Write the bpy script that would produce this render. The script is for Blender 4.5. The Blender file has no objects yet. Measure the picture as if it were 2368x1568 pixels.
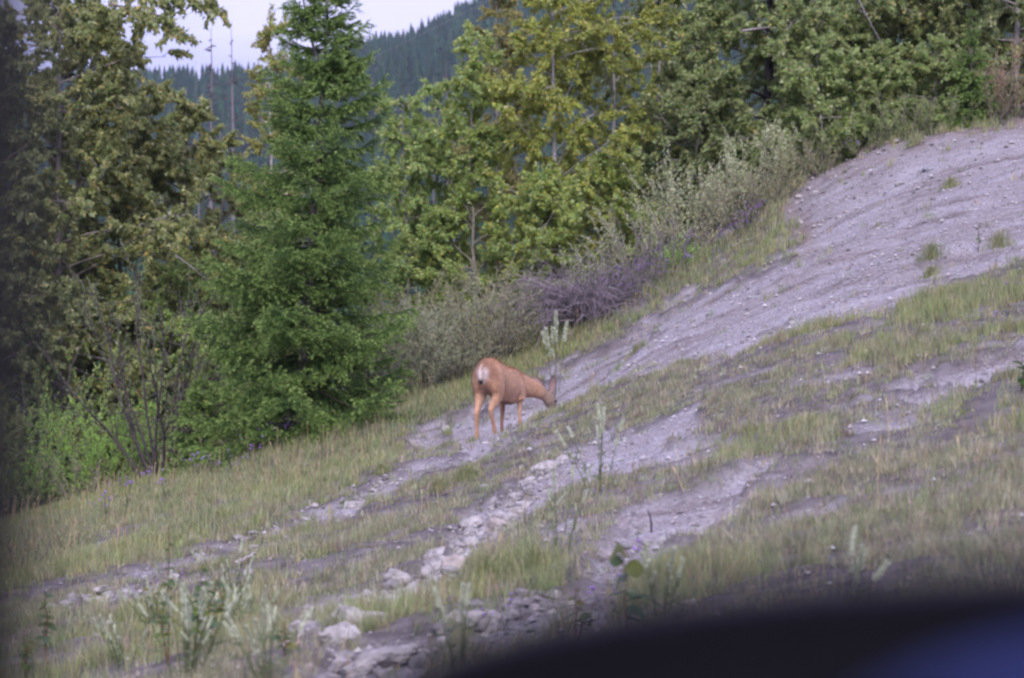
import bpy, bmesh, math
import numpy as np
from mathutils import Vector, Matrix, Euler

# ---------------------------------------------------------------- camera, sky, sun, exposure
SC = bpy.context.scene
COL = SC.collection
CAMZ = 1.5                                # eye height above the verge
HFOV = math.radians(26.0)
FP = 1183.5 / math.tan(HFOV / 2)          # focal length in layout pixels (2367 x 1568 layout)

cam_data = bpy.data.cameras.new('camera')
cam = bpy.data.objects.new('camera', cam_data)
COL.objects.link(cam)
cam.location = (0, 0, CAMZ)
cam.rotation_euler = (math.radians(90), 0, 0)
cam_data.sensor_width = 36
cam_data.angle = HFOV
cam_data.clip_start = 0.05
cam_data.clip_end = 12000
cam_data.dof.use_dof = True
cam_data.dof.focus_distance = 25.0
cam_data.dof.aperture_fstop = 3.2
SC.camera = cam

world = bpy.data.worlds.new('World')
SC.world = world
world.use_nodes = True
nt = world.node_tree
nt.nodes.clear()
w_out = nt.nodes.new('ShaderNodeOutputWorld')
w_bg = nt.nodes.new('ShaderNodeBackground')
sky = nt.nodes.new('ShaderNodeTexSky')
sky.sky_type = 'NISHITA'
sky.sun_disc = False
SUN_EL, SUN_AZ = math.radians(38), math.radians(180)
sky.sun_elevation = SUN_EL
sky.sun_rotation = SUN_AZ
tc = nt.nodes.new('ShaderNodeTexCoord')
mp = nt.nodes.new('ShaderNodeMapping')
mp.inputs['Scale'].default_value = (3.0, 3.0, 14.0)
nz = nt.nodes.new('ShaderNodeTexNoise')
nz.inputs['Scale'].default_value = 1.6
nz.inputs['Detail'].default_value = 4
nz.inputs['Roughness'].default_value = 0.5
cr = nt.nodes.new('ShaderNodeValToRGB')
cr.color_ramp.elements[0].position = 0.40
cr.color_ramp.elements[0].color = (3.75, 3.5, 6.5, 1)
cr.color_ramp.elements[1].position = 0.60
cr.color_ramp.elements[1].color = (5.2, 4.8, 7.4, 1)
mx = nt.nodes.new('ShaderNodeMixRGB')
mx.inputs[0].default_value = 0.90
nt.links.new(tc.outputs['Generated'], mp.inputs['Vector'])
nt.links.new(mp.outputs['Vector'], nz.inputs['Vector'])
nt.links.new(nz.outputs['Fac'], cr.inputs['Fac'])
nt.links.new(sky.outputs['Color'], mx.inputs[1])
nt.links.new(cr.outputs['Color'], mx.inputs[2])
nt.links.new(mx.outputs['Color'], w_bg.inputs['Color'])
w_bg.inputs['Strength'].default_value = 0.10
nt.links.new(w_bg.outputs['Background'], w_out.inputs['Surface'])

sun_data = bpy.data.lights.new('sun', 'SUN')
sun_data.energy = 1.5
sun_data.angle = math.radians(20)
sun_data.color = (1.0, 0.92, 0.92)
sun = bpy.data.objects.new('sun', sun_data)
COL.objects.link(sun)
# nishita: sun_rotation measured from +Y towards +X
sdir = Vector((math.sin(SUN_AZ) * math.cos(SUN_EL), math.cos(SUN_AZ) * math.cos(SUN_EL), math.sin(SUN_EL)))
sun.rotation_euler = sdir.to_track_quat('Z', 'Y').to_euler()

SC.view_settings.view_transform = 'Standard'
SC.view_settings.look = 'None'
SC.view_settings.exposure = 1.15
SC.view_settings.gamma = 1.0
SC.render.engine = 'CYCLES'
SC.cycles.filter_width = 2.5
SC.cycles.max_bounces = 9
SC.cycles.diffuse_bounces = 6
SC.cycles.transmission_bounces = 6
SC.cycles.volume_bounces = 0
SC.cycles.transparent_max_bounces = 4

# ---------------------------------------------------------------- helpers
def sstep(a, b, x):
    t = np.clip((x - a) / (b - a), 0, 1)
    return t * t * (3 - 2 * t)

def _hash(ix, iy, s):
    h = (ix.astype(np.int64) * 374761393 + iy.astype(np.int64) * 668265263 + s * 1274126177) & 0xFFFFFFFF
    h = ((h ^ (h >> 13)) * 1274126177) & 0xFFFFFFFF
    return ((h ^ (h >> 16)) & 0xFFFF) / 65535.0

def vnoise(x, y, s=0):
    x = np.asarray(x, float); y = np.asarray(y, float)
    ix = np.floor(x); iy = np.floor(y)
    fx = x - ix; fy = y - iy
    fx = fx * fx * (3 - 2 * fx); fy = fy * fy * (3 - 2 * fy)
    a = _hash(ix, iy, s); b = _hash(ix + 1, iy, s); c = _hash(ix, iy + 1, s); d = _hash(ix + 1, iy + 1, s)
    return (a * (1 - fx) + b * fx) * (1 - fy) + (c * (1 - fx) + d * fx) * fy

def fbm(x, y, s=0, o=3):
    v = 0; a = 0.5; t = 0
    for k in range(o):
        v = v + a * vnoise(x, y, s + k * 17); t += a
        x = x * 2.03 + 11.3; y = y * 2.03 + 5.7; a *= 0.5
    return v / t

def norm(v):
    return v / np.maximum(np.linalg.norm(v, axis=-1, keepdims=True), 1e-9)

class Acc:
    """collects vertices, colours and faces of one mesh"""
    def __init__(self):
        self.v = []; self.c = []; self.f = []; self.n = 0
    def add(self, v, faces, col):
        v = np.asarray(v, float).reshape(-1, 3)
        col = np.asarray(col, float)
        if col.ndim == 1:
            col = np.tile(col, (len(v), 1))
        self.v.append(v); self.c.append(col[:, :3])
        for f in (faces if isinstance(faces, (list, tuple)) else [faces]):
            if len(f):
                self.f.append(np.asarray(f, np.int64) + self.n)
        self.n += len(v)
    def mesh(self, name, mat, smooth=False):
        V = np.concatenate(self.v); C = np.concatenate(self.c)
        me = bpy.data.meshes.new(name)
        me.vertices.add(len(V)); me.vertices.foreach_set('co', V.astype(np.float32).ravel())
        idx = np.concatenate([f.ravel() for f in self.f])
        cnt = np.concatenate([np.full(len(f), f.shape[1]) for f in self.f])
        me.loops.add(len(idx)); me.loops.foreach_set('vertex_index', idx.astype(np.int32))
        me.polygons.add(len(cnt))
        st = np.concatenate([[0], np.cumsum(cnt)[:-1]])
        me.polygons.foreach_set('loop_start', st.astype(np.int32))
        if smooth:
            me.polygons.foreach_set('use_smooth', np.ones(len(cnt), bool))
        at = me.attributes.new('Col', 'FLOAT_COLOR', 'POINT')
        at.data.foreach_set('color', np.concatenate([C, np.ones((len(C), 1))], 1).astype(np.float32).ravel())
        me.update(calc_edges=True)
        if not smooth:
            me.shade_flat()
        me.materials.append(mat)
        return me

def link(name, data, parent=None, loc=(0, 0, 0), **props):
    o = bpy.data.objects.new(name, data)
    COL.objects.link(o)
    o.location = loc
    if parent is not None:
        o.parent = parent
    for k, v in props.items():
        if v is not None:
            o[k] = v
    return o

def thing(name, label, cat, loc, group=None, rz=0.0):
    o = link(name, None, None, loc, label=label, category=cat, group=group)
    o.rotation_euler = (0, 0, rz)
    return o

def tube(P, R, sides=6, cap=True):
    P = np.asarray(P, float); R = np.broadcast_to(np.asarray(R, float), (len(P),))
    T = np.gradient(P, axis=0); T = norm(T)
    ref = np.array([0, 0, 1.0]) if abs(T[:, 2]).mean() < 0.8 else np.array([1.0, 0, 0])
    A = norm(np.cross(T, ref)); B = np.cross(T, A)
    a = np.arange(sides) * 2 * np.pi / sides
    V = P[:, None, :] + R[:, None, None] * (np.cos(a)[None, :, None] * A[:, None, :] + np.sin(a)[None, :, None] * B[:, None, :])
    n = len(P)
    i = np.arange(n - 1)[:, None] * sides; j = np.arange(sides)[None, :]; k = (j + 1) % sides
    F = np.stack([i + j, i + k, i + sides + k, i + sides + j], -1).reshape(-1, 4)
    V = V.reshape(-1, 3)
    if cap:
        V = np.concatenate([V, P[-1:] + T[-1:] * R[-1]])
        tip = n * sides; b = (n - 1) * sides
        F2 = np.stack([b + np.arange(sides), b + (np.arange(sides) + 1) % sides, np.full(sides, tip)], -1)
        return V, [F, F2]
    return V, [F]

# ---------------------------------------------------------------- materials
def mat_new(name):
    m = bpy.data.materials.new(name); m.use_nodes = True
    n = m.node_tree; b = n.nodes['Principled BSDF']
    return m, n, b

def attr_mix(n, scale, lo, hi, detail=3):
    """vertex colour multiplied by fine noise"""
    at = n.nodes.new('ShaderNodeAttribute'); at.attribute_name = 'Col'
    t = n.nodes.new('ShaderNodeTexCoord')
    z = n.nodes.new('ShaderNodeTexNoise'); z.inputs['Scale'].default_value = scale; z.inputs['Detail'].default_value = detail
    n.links.new(t.outputs['Object'], z.inputs['Vector'])
    r = n.nodes.new('ShaderNodeMapRange')
    r.inputs['From Min'].default_value = 0.3; r.inputs['From Max'].default_value = 0.7
    r.inputs['To Min'].default_value = lo; r.inputs['To Max'].default_value = hi
    n.links.new(z.outputs['Fac'], r.inputs['Value'])
    mu = n.nodes.new('ShaderNodeVectorMath'); mu.operation = 'SCALE'
    n.links.new(at.outputs['Color'], mu.inputs[0]); n.links.new(r.outputs['Result'], mu.inputs['Scale'])
    return mu.outputs['Vector'], z

def leaf_material(name, rough=0.45, spec=0.35, trans=0.35, pale=0.0, pale_col=(0.4, 0.45, 0.36)):
    m, n, b = mat_new(name)
    c, _ = attr_mix(n, 9, 0.8, 1.2, 1)
    if pale > 0:      # undersides of the leaves are paler
        g = n.nodes.new('ShaderNodeNewGeometry')
        k = n.nodes.new('ShaderNodeMath'); k.operation = 'MULTIPLY'; k.inputs[1].default_value = pale
        n.links.new(g.outputs['Backfacing'], k.inputs[0])
        x = n.nodes.new('ShaderNodeMixRGB'); x.inputs[2].default_value = (*pale_col, 1)
        n.links.new(k.outputs[0], x.inputs[0]); n.links.new(c, x.inputs[1]); c = x.outputs['Color']
    n.links.new(c, b.inputs['Base Color'])
    b.inputs['Roughness'].default_value = rough
    b.inputs['Specular IOR Level'].default_value = spec
    tr = n.nodes.new('ShaderNodeBsdfTranslucent'); n.links.new(c, tr.inputs['Color'])
    ms = n.nodes.new('ShaderNodeMixShader'); ms.inputs[0].default_value = trans
    n.links.new(b.outputs['BSDF'], ms.inputs[1]); n.links.new(tr.outputs['BSDF'], ms.inputs[2])
    n.links.new(ms.outputs['Shader'], n.nodes['Material Output'].inputs['Surface'])
    return m

def rough_material(name, scale=14, lo=0.7, hi=1.3, rough=0.9, bump=0.4, dist=0.02, spec=0.2):
    m, n, b = mat_new(name)
    c, z = attr_mix(n, scale, lo, hi, 5)
    n.links.new(c, b.inputs['Base Color'])
    b.inputs['Roughness'].default_value = rough
    b.inputs['Specular IOR Level'].default_value = spec
    bp = n.nodes.new('ShaderNodeBump'); bp.inputs['Strength'].default_value = bump; bp.inputs['Distance'].default_value = dist
    n.links.new(z.outputs['Fac'], bp.inputs['Height']); n.links.new(bp.outputs['Normal'], b.inputs['Normal'])
    return m

M_LEAF = leaf_material('broad_leaf', 0.36, 0.5, 0.5, 0.28, (0.42, 0.46, 0.28))
M_SHRUB = leaf_material('shrub_leaf', 0.5, 0.3, 0.42, 0.2)
M_NEEDLE = leaf_material('fir_needles', 0.5, 0.35, 0.42)
M_GRASS = leaf_material('grass_blades', 0.55, 0.25, 0.35)
M_BARK = rough_material('bark', 22, 0.6, 1.4, 0.95, 0.8, 0.02)
M_TWIG = rough_material('dry_twig', 30, 0.75, 1.25, 0.85, 0.2, 0.005)
M_ROCK = rough_material('weathered_rock', 16, 0.62, 1.25, 0.95, 0.9, 0.03)
M_PETAL = leaf_material('petals', 0.6, 0.2, 0.4)
M_FOREST = rough_material('far_conifers', 0.4, 0.7, 1.3, 0.95, 0.0)

# ---------------------------------------------------------------- terrain height
def at(px, py, d):
    """layout pixel at depth d -> world point"""
    return np.array([(px - 1183.5) / FP * d, d, CAMZ - (py - 784) / FP * d])

_ctrl = [(-300, 1568, 13.5), (0, 1568, 12.6), (0, 1350, 19.8), (0, 1272, 25), (0, 1222, 33), (-300, 1315, 33), (-300, 1425, 21),
         (300, 1568, 11.5), (300, 1300, 19.5), (300, 1188, 26), (300, 1125, 33.5),
         (600, 1568, 10.5), (600, 1300, 16.7), (600, 1140, 25), (600, 1065, 30), (600, 1016, 34.5),
         (900, 1568, 9.7), (900, 1300, 14.6), (900, 1080, 23.5), (900, 960, 31), (900, 900, 35),
         (1183, 1568, 9.05), (1183, 1300, 13.3), (1183, 1150, 18), (1105, 1011, 26.4), (1140, 1004, 26.5), (1197, 984, 27.0), (1265, 958, 27.2), (1330, 940, 28.0), (1183, 930, 30), (1183, 858, 33.5), (1183, 800, 36),
         (1440, 1450, 9.6), (1440, 1200, 13.6), (1440, 980, 20.5), (1440, 830, 28), (1440, 700, 34.5),
         (1700, 1400, 8.6), (1700, 1100, 14.2), (1700, 900, 19.6), (1700, 720, 27), (1700, 570, 34.5),
         (1950, 1380, 8.4), (1950, 1000, 15.2), (1950, 780, 21.5), (1950, 560, 29), (1950, 370, 35.5),
         (2367, 1380, 7.9), (2367, 1000, 13.6), (2367, 700, 21), (2367, 470, 29), (2367, 280, 35.5),
         (2700, 1200, 9.5), (2700, 700, 19.5), (2700, 400, 29), (2700, 190, 36)]
_P = np.array([at(*c) for c in _ctrl] + [(-10.5, 42, -2.3), (-5, 42, -0.85), (0, 42, 1.35), (4, 42, 3.0), (9.5, 42, 5.2), (12, 42, 5.7),
               (0, 5, 0.03), (-4, 5, -0.5), (4, 5, 0.65), (0, 1, 0.0), (-4, 1, -0.15), (4, 1, 0.15)])
_C = _P[:, :2]; _Z = _P[:, 2]

def _tps(r2):
    return 0.5 * r2 * np.log(r2 + 1e-9)
_n = len(_C)
_K = _tps(((_C[:, None] - _C[None]) ** 2).sum(-1)) + np.eye(_n) * 0.02
_A = np.zeros((_n + 3, _n + 3)); _A[:_n, :_n] = _K
_A[:_n, _n] = 1; _A[:_n, _n + 1:] = _C; _A[_n:, :_n] = _A[:_n, _n:].T
_W = np.linalg.solve(_A, np.concatenate([_Z, np.zeros(3)]))

def H_near(x, y):
    xc = np.clip(x, -11.5, 13); yc = np.clip(y, 1, 42)
    z = _W[_n] + _W[_n + 1] * xc + _W[_n + 2] * yc
    for i in range(_n):
        z = z + _W[i] * _tps((xc - _C[i, 0]) ** 2 + (yc - _C[i, 1]) ** 2)
    return z + (x - xc) * 0.12 * np.exp(-np.abs(x - xc) / 60)

_rx = np.array([-2500, 0, 380, 600, 820, 960, 1040, 1130, 1500, 2000, 2700, 5000])
_rz = np.array([.090, .103, .1085, .109, .119, .1215, .128, .135, .160, .19, .225, .29])
def H_far(x, y):
    r = np.sqrt(x * x + y * y)
    pxl = 1183.5 + FP * np.clip(x / np.maximum(y, 1), -0.8, 0.8)
    ridge = np.interp(pxl, _rx, _rz) * 1300
    front = sstep(0.0, 0.35, y / np.maximum(r, 1))
    t = np.clip((r - 170) / (1300 - 170), 0, 1)
    back = 1 - 0.25 * sstep(1350, 2600, r)
    h = ridge * (0.25 * t + 0.75 * t * t * (3 - 2 * t)) * back
    h = h * (0.35 + 0.65 * front)
    h = h + (fbm(x / 210.0, y / 210.0, 5, 3) - 0.5) * 34 * sstep(200, 600, r)
    return -3.0 + h

# gravel and tall grass areas in layout pixels (turned into ground cover below)
GRAVEL = [
    [(1265, 868), (1400, 795), (1520, 722), (1640, 652), (1760, 604), (1862, 540), (1850, 500), (1800, 445), (1870, 380), (2000, 335), (2150, 300), (2367, 268), (2600, 240),
     (2600, 520), (2367, 602), (2200, 648), (2050, 700), (1900, 752), (1750, 802), (1600, 840), (1450, 880), (1350, 918), (1285, 952), (1235, 925)],
    [(1250, 905), (1180, 925), (1060, 962), (980, 1000), (965, 1022), (1040, 1028), (1075, 1050), (1000, 1062), (900, 1098), (790, 1165), (690, 1205), (560, 1255), (430, 1292), (300, 1345), (130, 1392),
     (140, 1408), (270, 1372), (440, 1318), (580, 1272), (700, 1225), (830, 1185), (930, 1120), (1080, 1075), (1160, 1030), (1240, 985), (1285, 950)],
    [(2440, 770), (2250, 815), (2100, 868), (1900, 925), (1700, 962), (1500, 985), (1400, 985), (1330, 1015), (1270, 1060), (1190, 1110), (1090, 1180), (1000, 1270), (975, 1350), (1050, 1350), (1150, 1240),
     (1300, 1140), (1500, 1085), (1700, 1015), (1850, 985), (2050, 940), (2250, 880), (2440, 830)],
    [(1860, 1005), (1700, 1075), (1560, 1130), (1420, 1180), (1380, 1230), (1340, 1330), (1290, 1370), (1420, 1330), (1500, 1290), (1630, 1215), (1720, 1135), (1820, 1060)],
    [(1300, 1345), (1240, 1375), (1130, 1440), (1050, 1470), (1100, 1520), (1250, 1500), (1400, 1450), (1480, 1390), (1480, 1340), (1400, 1330)],
    [(790, 1610), (800, 1530), (900, 1495), (1010, 1490), (1000, 1530), (960, 1610)],
    [(650, 1440), (740, 1410), (860, 1370), (960, 1340), (975, 1365), (880, 1410), (760, 1460), (680, 1470)],
]
TALL = [[(-500, 1340), (0, 1195), (300, 1105), (560, 1015), (800, 955), (1000, 895), (1100, 845), (1240, 775), (1400, 695), (1560, 605), (1700, 545), (1830, 465), (1850, 525), (1700, 610), (1540, 700),
         (1400, 780), (1270, 850), (1100, 925), (980, 985), (880, 1060), (700, 1150), (500, 1230), (300, 1300), (0, 1375), (-500, 1480)]]

def project(x, y, z):
    d = np.maximum(y, 0.3)
    return 1183.5 + x / d * FP, 784 - (z - CAMZ) / d * FP

def poly_sd(px, py, poly):
    """signed distance in layout pixels, positive inside"""
    P = np.array(poly, float); Q = np.roll(P, -1, 0)
    ins = np.zeros(px.shape, bool); best = np.full(px.shape, 1e12)
    for (ax, ay), (bx, by) in zip(P, Q):
        ex, ey = bx - ax, by - ay
        t = np.clip(((px - ax) * ex + (py - ay) * ey) / (ex * ex + ey * ey), 0, 1)
        best = np.minimum(best, (px - ax - t * ex) ** 2 + (py - ay - t * ey) ** 2)
        c = ((ay > py) != (by > py))
        if ey != 0:
            ins ^= c & (px < (py - ay) * ex / ey + ax)
    d = np.sqrt(best)
    return np.where(ins, d, -d)

def cover(x, y):
    """(gravel 0..1, tall grass 0..1) at ground points"""
    x = np.asarray(x, float); y = np.asarray(y, float)
    g = np.zeros(x.shape); t = np.zeros(x.shape)
    m = (y > 4) & (y < 46) & (np.abs(x) < 0.30 * y + 1)
    if m.any():
        xm, ym = x[m], y[m]
        px, py = project(xm, ym, H_near(xm, ym))
        n1 = (fbm(xm * 1.6, ym * 1.1, 31, 4) - 0.5) * 2
        n2 = (fbm(xm * 6, ym * 3.5, 77, 3) - 0.5) * 2
        sg = np.max([poly_sd(px, py, p) for p in GRAVEL], axis=0)
        st = np.max([poly_sd(px, py, p) for p in TALL], axis=0)
        g[m] = sstep(-10, 10, sg + n1 * 58 + n2 * 36)
        # thin places in the turf where the pale soil shows
        bare = sstep(0.58, 0.74, fbm(xm * 1.3 - ym * 0.35, ym * 1.1 + xm * .5, 91, 4)) * 0.8
        g[m] = np.maximum(g[m], bare * (st < 0))
        t[m] = sstep(-14, 18, st + n1 * 30)
        t[m] = t[m] * (1 - g[m])
    out = ~m & (np.hypot(x, y) < 60)
    g[out] = sstep(0.5, 0.65, fbm(x[out] * 0.5, y[out] * 0.5, 12, 3)) * (y[out] < 36)
    return g, t

def H(x, y, g=None):
    x = np.asarray(x, float); y = np.asarray(y, float)
    r = np.hypot(x, y)
    k = sstep(44, 170, r) if True else 0
    k = np.maximum(k, sstep(-2, -40, y))
    z = H_near(x, y) * (1 - k) + H_far(x, y) * k
    near = 1 - sstep(50, 90, r)
    if g is None:
        g, _ = cover(x, y)
    calm = 1 - .75 * np.exp(-(((x - .15) / 1.1) ** 2 + ((y - 27) / 1.5) ** 2))
    near = near * calm
    d = 0.16 * (fbm(x * 0.45, y * 0.4, 3, 2) - 0.5) + 0.10 * (fbm(x * 1.7, y * 1.5, 8, 2) - 0.5)
    d = d + 0.050 * (fbm(x * 5.5, y * 5.0, 21, 3) - 0.5) * (1 + 0.9 * g) + 0.17 * g * (fbm((x * .92 + y * .38) * .35, (y * .92 - x * .38) * 1.7, 55, 3) - 0.5)
    return z + (d - 0.075 * g) * near

def gz(x, y):
    return float(H(np.array([x]), np.array([y]))[0])

def gp(px, py):
    """ground point seen at a layout pixel"""
    d = np.concatenate([np.linspace(6, 44, 1600)])
    x = (px - 1183.5) / FP * d
    z = CAMZ - (py - 784) / FP * d
    below = z <= H(x, d)
    i = int(np.argmax(below)) if below.any() else len(d) - 1
    return np.array([x[i], d[i], gz(x[i], d[i])])

def gd(px, d):
    """ground point below a layout column at depth d"""
    x = (px - 1183.5) / FP * d
    return np.array([x, d, gz(x, d)])

# ---------------------------------------------------------------- ground and hills: one polar sheet, shared border at 90 m
def build_ground():
    r1 = np.concatenate([np.linspace(0.5, 5.6, 14), np.geomspace(5.8, 46, 290), np.geomspace(47, 90, 16)[:]])
    r2 = np.geomspace(90, 5000, 46)
    a_f = np.arange(-16.5, 16.51, 0.082)
    a_s = np.concatenate([np.geomspace(17.3, 180, 30)])
    ang = np.radians(np.concatenate([-a_s[::-1][1:], a_f, a_s]))
    m, n, b = mat_new('ground_soil')
    atn = n.nodes.new('ShaderNodeAttribute'); atn.attribute_name = 'Col'
    sep = n.nodes.new('ShaderNodeSeparateColor'); n.links.new(atn.outputs['Color'], sep.inputs['Color'])
    t = n.nodes.new('ShaderNodeTexCoord')
    def noise(s, d=4, r=0.6):
        z = n.nodes.new('ShaderNodeTexNoise'); z.inputs['Scale'].default_value = s; z.inputs['Detail'].default_value = d; z.inputs['Roughness'].default_value = r
        n.links.new(t.outputs['Object'], z.inputs['Vector']); return z
    def ramp(z, stops):
        c = n.nodes.new('ShaderNodeValToRGB'); e = c.color_ramp.elements
        e[0].position, e[0].color = stops[0][0], (*stops[0][1], 1)
        e[1].position, e[1].color = stops[-1][0], (*stops[-1][1], 1)
        for p, q in stops[1:-1]:
            k = e.new(p); k.color = (*q, 1)
        n.links.new(z.outputs['Fac'], c.inputs['Fac']); return c
    fine, mid = noise(30, 3, 0.7), noise(5, 5, 0.65)
    big = n.nodes.new('ShaderNodeTexNoise'); big.inputs['Scale'].default_value = 1.0; big.inputs['Detail'].default_value = 6; big.inputs['Roughness'].default_value = .62
    mpg = n.nodes.new('ShaderNodeMapping'); mpg.inputs['Rotation'].default_value = (0, 0, math.radians(-24)); mpg.inputs['Scale'].default_value = (.42, 2.3, 1.0)
    n.links.new(t.outputs['Object'], mpg.inputs['Vector']); n.links.new(mpg.outputs['Vector'], big.inputs['Vector'])
    grav = ramp(fine, [(0.30, (.155, .149, .158)), (0.46, (.285, .274, .288)), (0.58, (.355, .343, .356)), (0.72, (.48, .468, .475))])
    gtone = ramp(big, [(0.34, (.58, .53, .50)), (0.46, (.92, .88, .86)), (0.56, (1.04, 1.03, 1.05)), (0.68, (1.25, 1.24, 1.24))])
    gm = n.nodes.new('ShaderNodeMixRGB'); gm.blend_type = 'MULTIPLY'; gm.inputs[0].default_value = 1
    n.links.new(grav.outputs['Color'], gm.inputs[1]); n.links.new(gtone.outputs['Color'], gm.inputs[2])
    soil = ramp(mid, [(0.30, (.060, .052, .052)), (0.45, (.120, .108, .106)), (0.58, (.175, .160, .155)), (0.75, (.25, .235, .228))])
    mixg = n.nodes.new('ShaderNodeMixRGB'); n.links.new(sep.outputs['Red'], mixg.inputs[0])
    n.links.new(soil.outputs['Color'], mixg.inputs[1]); n.links.new(gm.outputs['Color'], mixg.inputs[2])
    tanm = n.nodes.new('ShaderNodeMixRGB'); tanm.inputs[2].default_value = (.20, .155, .125, 1)
    n.links.new(sep.outputs['Blue'], tanm.inputs[0]); n.links.new(mixg.outputs['Color'], tanm.inputs[1])
    n.links.new(tanm.outputs['Color'], b.inputs['Base Color'])
    b.inputs['Roughness'].default_value = 0.95; b.inputs['Specular IOR Level'].default_value = 0.15
    bp = n.nodes.new('ShaderNodeBump'); bp.inputs['Strength'].default_value = 0.6; bp.inputs['Distance'].default_value = 0.03
    n.links.new(fine.outputs['Fac'], bp.inputs['Height']); n.links.new(bp.outputs['Normal'], b.inputs['Normal'])

    mh, nh, bh = mat_new('forest_floor')
    ch, _ = attr_mix(nh, 0.05, 0.7, 1.3)
    nh.links.new(ch, bh.inputs['Base Color']); bh.inputs['Roughness'].default_value = 1.0; bh.inputs['Specular IOR Level'].default_value = 0.1

    def sheet(name, rr, mat, smooth, colf, centre=False):
        R, A = np.meshgrid(rr, ang, indexing='ij')
        x = (R * np.sin(A)).ravel(); y = (R * np.cos(A)).ravel()
        g, tl = cover(x, y)
        z = H(x, y, g)
        V = np.stack([x, y, z], 1)
        nr, na = R.shape
        i = np.arange(nr - 1)[:, None] * na; j = np.arange(na - 1)[None, :]
        F = np.stack([i + j, i + j + na, i + j + na + 1, i + j + 1], -1).reshape(-1, 4)[:, ::-1]
        # close the seam behind the camera
        k = np.arange(nr - 1) * na
        S = np.stack([k + na - 1, k, k + na, k + 2 * na - 1], -1)
        fl = [F, S]
        acc = Acc()
        col = colf(x, y, g, tl)
        if centre:
            V = np.concatenate([V, [[0, 0, gz(0, 0)]]]); col = np.concatenate([col, col[:1]])
            jj = np.arange(na)
            fl.append(np.stack([np.full(na, len(V) - 1), (jj + 1) % na, jj], -1))
        acc.add(V, fl, col)
        return link(name, acc.mesh(name, mat, smooth), kind='structure')
    def tan_lip(x, y):
        out = np.zeros(len(x)); m = (y > 20) & (y < 40) & (np.abs(x) < .3 * y)
        px, py = project(x[m], y[m], H_near(x[m], y[m]))
        lip = np.array([(1862, 545), (1850, 500), (1803, 448), (1870, 385), (2000, 340), (2150, 305), (2367, 275)], float)
        b = np.full(px.shape, 1e9)
        for (ax, ay), (bx, by) in zip(lip[:-1], lip[1:]):
            ex, ey = bx - ax, by - ay; t = np.clip(((px - ax) * ex + (py - ay) * ey) / (ex * ex + ey * ey), 0, 1)
            b = np.minimum(b, np.hypot(px - ax - t * ex, py - ay - t * ey))
        out[m] = np.exp(-(b / 26) ** 2) * (.35 + .9 * fbm(x[m] * 1.8, y[m] * 1.8, 71, 3)) * .75
        return np.clip(out, 0, 1)
    sheet('ground', r1, m, True, lambda x, y, g, tl: np.stack([g, tl, tan_lip(x, y)], 1), True)
    hc = lambda x, y, g, tl: np.tile(np.array([.022, .035, .018]), (len(x), 1)) * (0.8 + 0.5 * fbm(x / 60, y / 60, 4, 2))[:, None]
    sheet('hills', r2, mh, True, hc)
build_ground()

# ---------------------------------------------------------------- air: haze box round the whole scene
hz = Acc()
hx, hy0, hy1, z0, z1 = 5600, -5600, 5600, -60, 520
hv = [(x, y, z) for x in (-hx, hx) for y in (hy0, hy1) for z in (z0, z1)]
hz.add(hv, np.array([[0, 1, 3, 2], [4, 6, 7, 5], [0, 4, 5, 1], [2, 3, 7, 6], [0, 2, 6, 4], [1, 5, 7, 3]]), (1, 1, 1))
mhz = bpy.data.materials.new('haze_air'); mhz.use_nodes = True
mhz.node_tree.nodes.clear()
_o = mhz.node_tree.nodes.new('ShaderNodeOutputMaterial'); _v = mhz.node_tree.nodes.new('ShaderNodeVolumePrincipled')
_v.inputs['Color'].default_value = (0.62, 0.75, 1.0, 1)
_v.inputs['Density'].default_value = 0.00017
mhz.node_tree.links.new(_v.outputs['Volume'], _o.inputs['Volume'])
link('haze', hz.mesh('haze', mhz), kind='stuff')

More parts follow.
